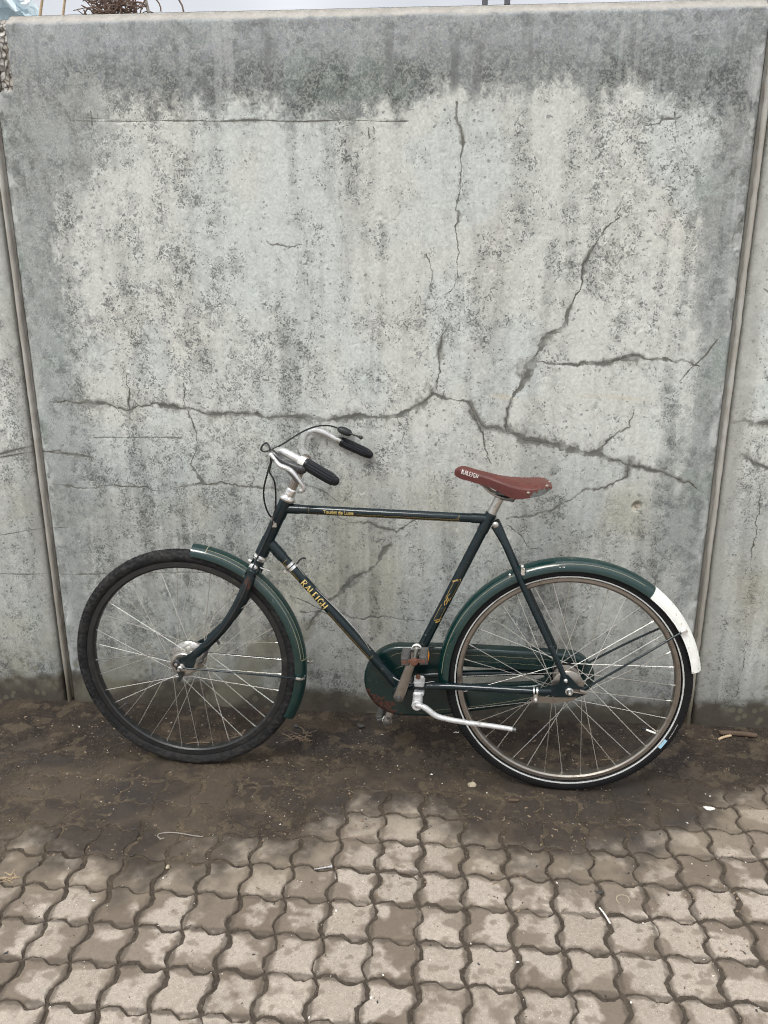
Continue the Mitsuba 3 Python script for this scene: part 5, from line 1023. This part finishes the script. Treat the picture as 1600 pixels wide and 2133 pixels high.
wire([(-0.030, 0.012, 0), (0.0, 0.0, .003), (0.014, -0.012, .001)], -0.055, -0.763, 0.0015, 'dead_wood', 'short dark twig on the paving below the bicycle', 'twig', 14)
wire([(-0.040, -0.005, 0), (-0.01, 0.0, .004), (0.040, 0.008, .001)], -0.785, -0.222, 0.0015, 'dry_root', 'thin dry twig on the soil left of the front tyre', 'twig', 14)
wire([(-0.055, 0.002, 0.001), (0.0, 0.0, .002), (0.05, -0.006, .001)], 1.005, -0.050, 0.0085, 'dead_wood', 'brown stick lying at the wall foot by the right edge', 'stick', 14)
wire([(-0.022, -0.012, 0), (0.0, 0.0, .002), (0.022, 0.010, .001)], 0.955, -0.066, 0.0042, 'pale_wood', 'pale wood splinter beside the brown stick', 'splinter', 12)
wire([(-0.012, 0.0, 0.001), (0.012, 0.002, .001)], 0.232, -0.436, 0.0050, 'dead_wood', 'stub of brown wood on the bare soil under the rear wheel', 'wood stub', 8)
def scrap(w, h, seed):
    q = np.random.default_rng(seed); u, v = np.meshgrid(np.linspace(-1, 1, 9), np.linspace(-1, 1, 7), indexing='ij')
    z = 0.16 * (meshkit.fbm(np.stack([u * 1.5 + seed, v * 1.5, u * 0], -1), 3, seed)) * (w + h) + 0.05 * w * u * u
    rr_ = 1 - 0.25 * meshkit.noise(np.stack([u * 3, v * 3, u * 0 + seed], -1), seed)
    top = np.stack([u * w * rr_, v * h * rr_ * (1 - 0.5 * u * u), z], -1).reshape(-1, 3); bot = top - [0, 0, 0.0009]; n1, n2 = 9, 7
    i, j = np.meshgrid(np.arange(n1 - 1), np.arange(n2 - 1), indexing='ij'); q4 = np.stack([i * n2 + j, (i + 1) * n2 + j, (i + 1) * n2 + j + 1, i * n2 + j + 1], -1).reshape(-1, 4)
    f = np.vstack([q4[:, [0, 1, 2]], q4[:, [0, 2, 3]]]); k = n1 * n2
    ring = np.r_[np.arange(n1) * n2, (n1 - 1) * n2 + np.arange(1, n2), np.arange(n1 - 2, -1, -1) * n2 + n2 - 1, np.arange(n2 - 2, 0, -1)]; r2 = np.roll(ring, -1)
    return TM(np.vstack([top, bot]), np.vstack([f, f[:, ::-1] + k, np.c_[ring, ring + k, r2], np.c_[r2, ring + k, r2 + k]]))
add('paper_scrap', lay(scrap(0.017, 0.011, 4), 0.798, -0.424), 'white_scrap', 40, 'crumpled white scrap on the damp paving at the right', 'paper scrap')
add('paper_scrap', lay(scrap(0.010, 0.006, 9), 0.067, -0.084), 'white_scrap', 40, 'tiny white scrap on the soil under the kickstand', 'paper scrap')
add('dead_leaf', lay(scrap(0.020, 0.008, 6), 0.413, -0.779), 'dark_leaf', 40, 'curled dark leaf lying over a paving joint', 'leaf')
add('dead_leaf', lay(scrap(0.018, 0.010, 14), 0.549, -0.270), 'dead_wood', 40, 'brown leaf on the soil seen through the rear wheel', 'leaf')
def tuft(x, y, n, size, r, seed):
    q = np.random.default_rng(seed); ms = []
    for _ in range(n):
        a, l = q.uniform(0, 2 * np.pi), size * q.uniform(0.4, 1.0); d = np.array([math.cos(a), math.sin(a) * 0.6, q.uniform(0.05, 0.45)])
        o = np.array([q.normal(0, size * .35), q.normal(0, size * .2), 0.002]); b = q.normal(0, .3, 3) * l
        p = np.array([o, o + d * l * .5 + b * .5, o + d * l * [1, 1, .4] + b * [1, 1, .3]]); p[:, 2] = np.maximum(p[:, 2], .001)
        ms.append(sweep(spline(p, 6), r * q.uniform(.6, 1.2), 5))
    z = gz(x, y); return cat(*ms).apply_translation((x, y, z))
add('dry_tuft', tuft(-0.655, -0.165, 26, 0.045, 0.0010, 3), 'dry_root', 60, 'tuft of dry roots on the soil, left, behind the front tyre', 'dry roots')
add('dry_tuft', tuft(-0.445, -0.165, 30, 0.050, 0.0010, 5), 'dry_root', 60, 'spread of dry roots on the soil just right of the front tyre', 'dry roots')
add('dry_tuft', tuft(-1.09, -0.845, 16, 0.026, 0.0008, 9), 'pale_wood', 60, 'wisp of straw in the paving joints at the left edge', 'straw')
add('dry_tuft', tuft(0.60, -0.215, 22, 0.040, 0.0009, 19), 'dry_root', 60, 'few dry stems on the soil beside the rear tyre', 'dry stems')
# grit: uncountable crumbs
q = np.random.default_rng(31); gm, gm2 = [], []
ico = trimesh.creation.icosphere(0, 1.0)
def crumbs(n, xr, yr, smin, smax, seed, dense):
    q = np.random.default_rng(seed); out_v, out_f = [], []; k = 0
    for _ in range(n):
        x, y = q.uniform(*xr), yr[0] + (yr[1] - yr[0]) * q.random()
        if dense and meshkit.fbm(np.array([[x * 5, y * 6, 2.0]]), 3, 4)[0] < 0.47: continue
        r = smin * (smax / smin) ** (q.random() ** 2.5)
        v = np.array(ico.vertices) * (1 + 0.35 * q.normal(size=(12, 1))) * r * [q.uniform(.7, 1.8), q.uniform(.6, 1.1), q.uniform(.4, .8)]
        a = q.uniform(0, 6.3); v = v @ np.array([[math.cos(a), math.sin(a), 0], [-math.sin(a), math.cos(a), 0], [0, 0, 1]])
        out_v.append((x, y, r, v)); out_f.append(np.array(ico.faces) + k); k += 12
    xs_, ys_ = np.array([o[0] for o in out_v]), np.array([o[1] for o in out_v]); zz = np.maximum(soil_height(xs_, ys_), np.where(ys_ < -0.35, 0.0, -1))
    return TM(np.vstack([o[3] + [o[0], o[1], z + o[2] * 0.25] for o, z in zip(out_v, zz)]), np.vstack(out_f))
add('grit', crumbs(4200, (-1.5, 1.2), (-0.95, -0.02), 0.0008, 0.0036, 5, True), 'dry_root', False, 'brown crumbs scattered over the damp soil', kind='stuff')
add('grit', crumbs(520, (-1.4, 1.1), (-1.25, -0.02), 0.0007, 0.0026, 6, False), 'white_scrap', False, 'pale specks of grit scattered over soil and paving', kind='stuff')
add('grit', crumbs(900, (-1.4, 1.1), (-1.25, -0.02), 0.0008, 0.0034, 7, False), 'dark_stone', False, 'dark crumbs scattered over soil and paving', kind='stuff')

# ------------------------------------------------------------------ behind the wall: a bank of earth and what lies on it
def bank():
    x, y = np.meshgrid(np.linspace(-9, 9, 120), np.linspace(0.22, 7, 60), indexing='ij')
    z = 2.10 + 0.05 * (np_fbm2(x, y, 3, 3) - 0.5) - 0.10 * sstep(1.0, 4.0, y); n1, n2 = x.shape
    i, j = np.meshgrid(np.arange(n1 - 1), np.arange(n2 - 1), indexing='ij'); q4 = np.stack([i * n2 + j, (i + 1) * n2 + j, (i + 1) * n2 + j + 1, i * n2 + j + 1], -1).reshape(-1, 4)
    return TM(np.stack([x, y, z], -1).reshape(-1, 3), np.vstack([q4[:, [0, 1, 2]], q4[:, [0, 2, 3]]]))
add('earth_bank', bank(), 'bank_earth', True, kind='structure', label='bank of earth heaped up behind the wall')
# tangle of rusty wire
q = np.random.default_rng(17); ms = []
for k in range(420):
    c = np.array([-1.095, 0.45, 2.10]); a = q.uniform(0, 2 * np.pi); rr_ = math.sqrt(q.random()); th = q.uniform(0, 1.35)
    o = c + np.array([0.125 * rr_ * math.cos(a), 0.11 * rr_ * math.sin(a), 0.285 * (1 - rr_ ** 2.5) * q.uniform(.45, 1.0)])
    l = q.uniform(.04, .11); d = q.normal(size=3); d[2] *= .7; d /= np.linalg.norm(d)
    p = np.array([o - d * l * .5 + q.normal(0, .012, 3), o + q.normal(0, .012, 3), o + d * l * .4 + q.normal(0, .014, 3), o + d * l * .6 + q.normal(0, .02, 3)])
    p[:, 2] = np.maximum(p[:, 2], 2.09); ms.append(sweep(spline(p, 9), q.uniform(.0013, .0028), 5))
add('wire_tangle', cat(*ms), 'rust_wire', 60, 'dense tangle of rusty wire showing above the top edge of the wall', 'wire tangle')
def upright(pts, r, mat, name, label, cat_): add(name, sweep(spline(pts, 20), r, 8), mat, 60, label, cat_)
upright([(-1.020, 0.47, 2.45), (-0.985, 0.45, 2.305), (-0.94, 0.43, 2.10)], 0.0055, 'grey_wire', 'steel_rod', 'straight grey rod leaning right of the wire tangle', 'rod')
upright([(-1.275, 0.40, 2.08), (-1.243, 0.40, 2.315), (-1.236, 0.40, 2.340)], 0.0040, 'pale_wood', 'dry_stalk', 'pale dry stalk left of the wire tangle', 'stalk')
upright([(-1.345, 0.40, 2.08), (-1.328, 0.40, 2.28), (-1.312, 0.40, 2.338)], 0.0045, 'pale_wood', 'dry_stalk', 'pale dry stalk close to the plastic sheet', 'stalk')
upright([(-0.90, 0.44, 2.08), (-0.865, 0.44, 2.29), (-0.868, 0.44, 2.315), (-0.884, 0.44, 2.34), (-0.90, 0.44, 2.42)], 0.0028, 'rust_wire', 'wire', 'single crooked rusty wire standing above the wall top', 'wire')
upright([(-1.03, 0.44, 2.20), (-1.0, 0.44, 2.318), (-0.97, 0.44, 2.345), (-0.945, 0.44, 2.325), (-0.94, 0.44, 2.30)], 0.0024, 'rust_wire', 'wire', 'arched rusty wire just right of the wire tangle', 'wire')
scene['post_paint'] = solid((0.07, 0.075, 0.085), (0.11, 0.115, 0.125), 0.5)
for k, (x, lab) in enumerate(((0.112, 'left one of two dark posts behind the wall top'), (0.182, 'right one of two dark posts behind the wall top'))):
    add('post', cat(bevel_box((0.018, 0.018, 0.25), 0.002, (x - 0.006, 0.46, 2.205))), 'post_paint', 30, lab, 'post')
# crumpled translucent plastic sheet
scene['plastic_film'] = {'type': 'twosided', 'bsdf': {'type': 'principled', 'base_color': {'type': 'rgb', 'value': [0.50, 0.58, 0.62]}, 'roughness': 0.18, 'specular': 0.7, 'clearcoat': 0.6}}
def film():
    u, v = np.meshgrid(np.linspace(0, 1, 70), np.linspace(0, 1, 50), indexing='ij')
    base = np.stack([-1.98 + 0.72 * u, 0.34 + 0.30 * v, 2.10 + (0.34 - 0.24 * u ** 5) * np.sin(np.pi * np.clip(v * 1.1, 0, 1)) ** 0.7], -1)
    P_ = np.stack([u * 4, v * 4, u * 0], -1)
    ridge = lambda s, k: np.abs(meshkit.fbm(P_ * k + s, 3, int(s)) - 0.5) * 2
    base[..., 2] += 0.11 * (ridge(3, 1.3) - .3) + 0.05 * (ridge(5, 3) - .3); base[..., 1] += 0.12 * (ridge(7, 1.5) - .3); base[..., 0] += 0.07 * (ridge(9, 1.7) - .3)
    base[..., 2] = np.maximum(base[..., 2], 2.09); n1, n2 = u.shape
    i, j = np.meshgrid(np.arange(n1 - 1), np.arange(n2 - 1), indexing='ij'); q4 = np.stack([i * n2 + j, (i + 1) * n2 + j, (i + 1) * n2 + j + 1, i * n2 + j + 1], -1).reshape(-1, 4)
    return TM(base.reshape(-1, 3), np.vstack([q4[:, [0, 1, 2]], q4[:, [0, 2, 3]]]))
add('plastic_sheet', film(), 'plastic_film', 25, 'crumpled pale blue plastic sheet on top of the wall at the upper left corner', 'plastic sheet')
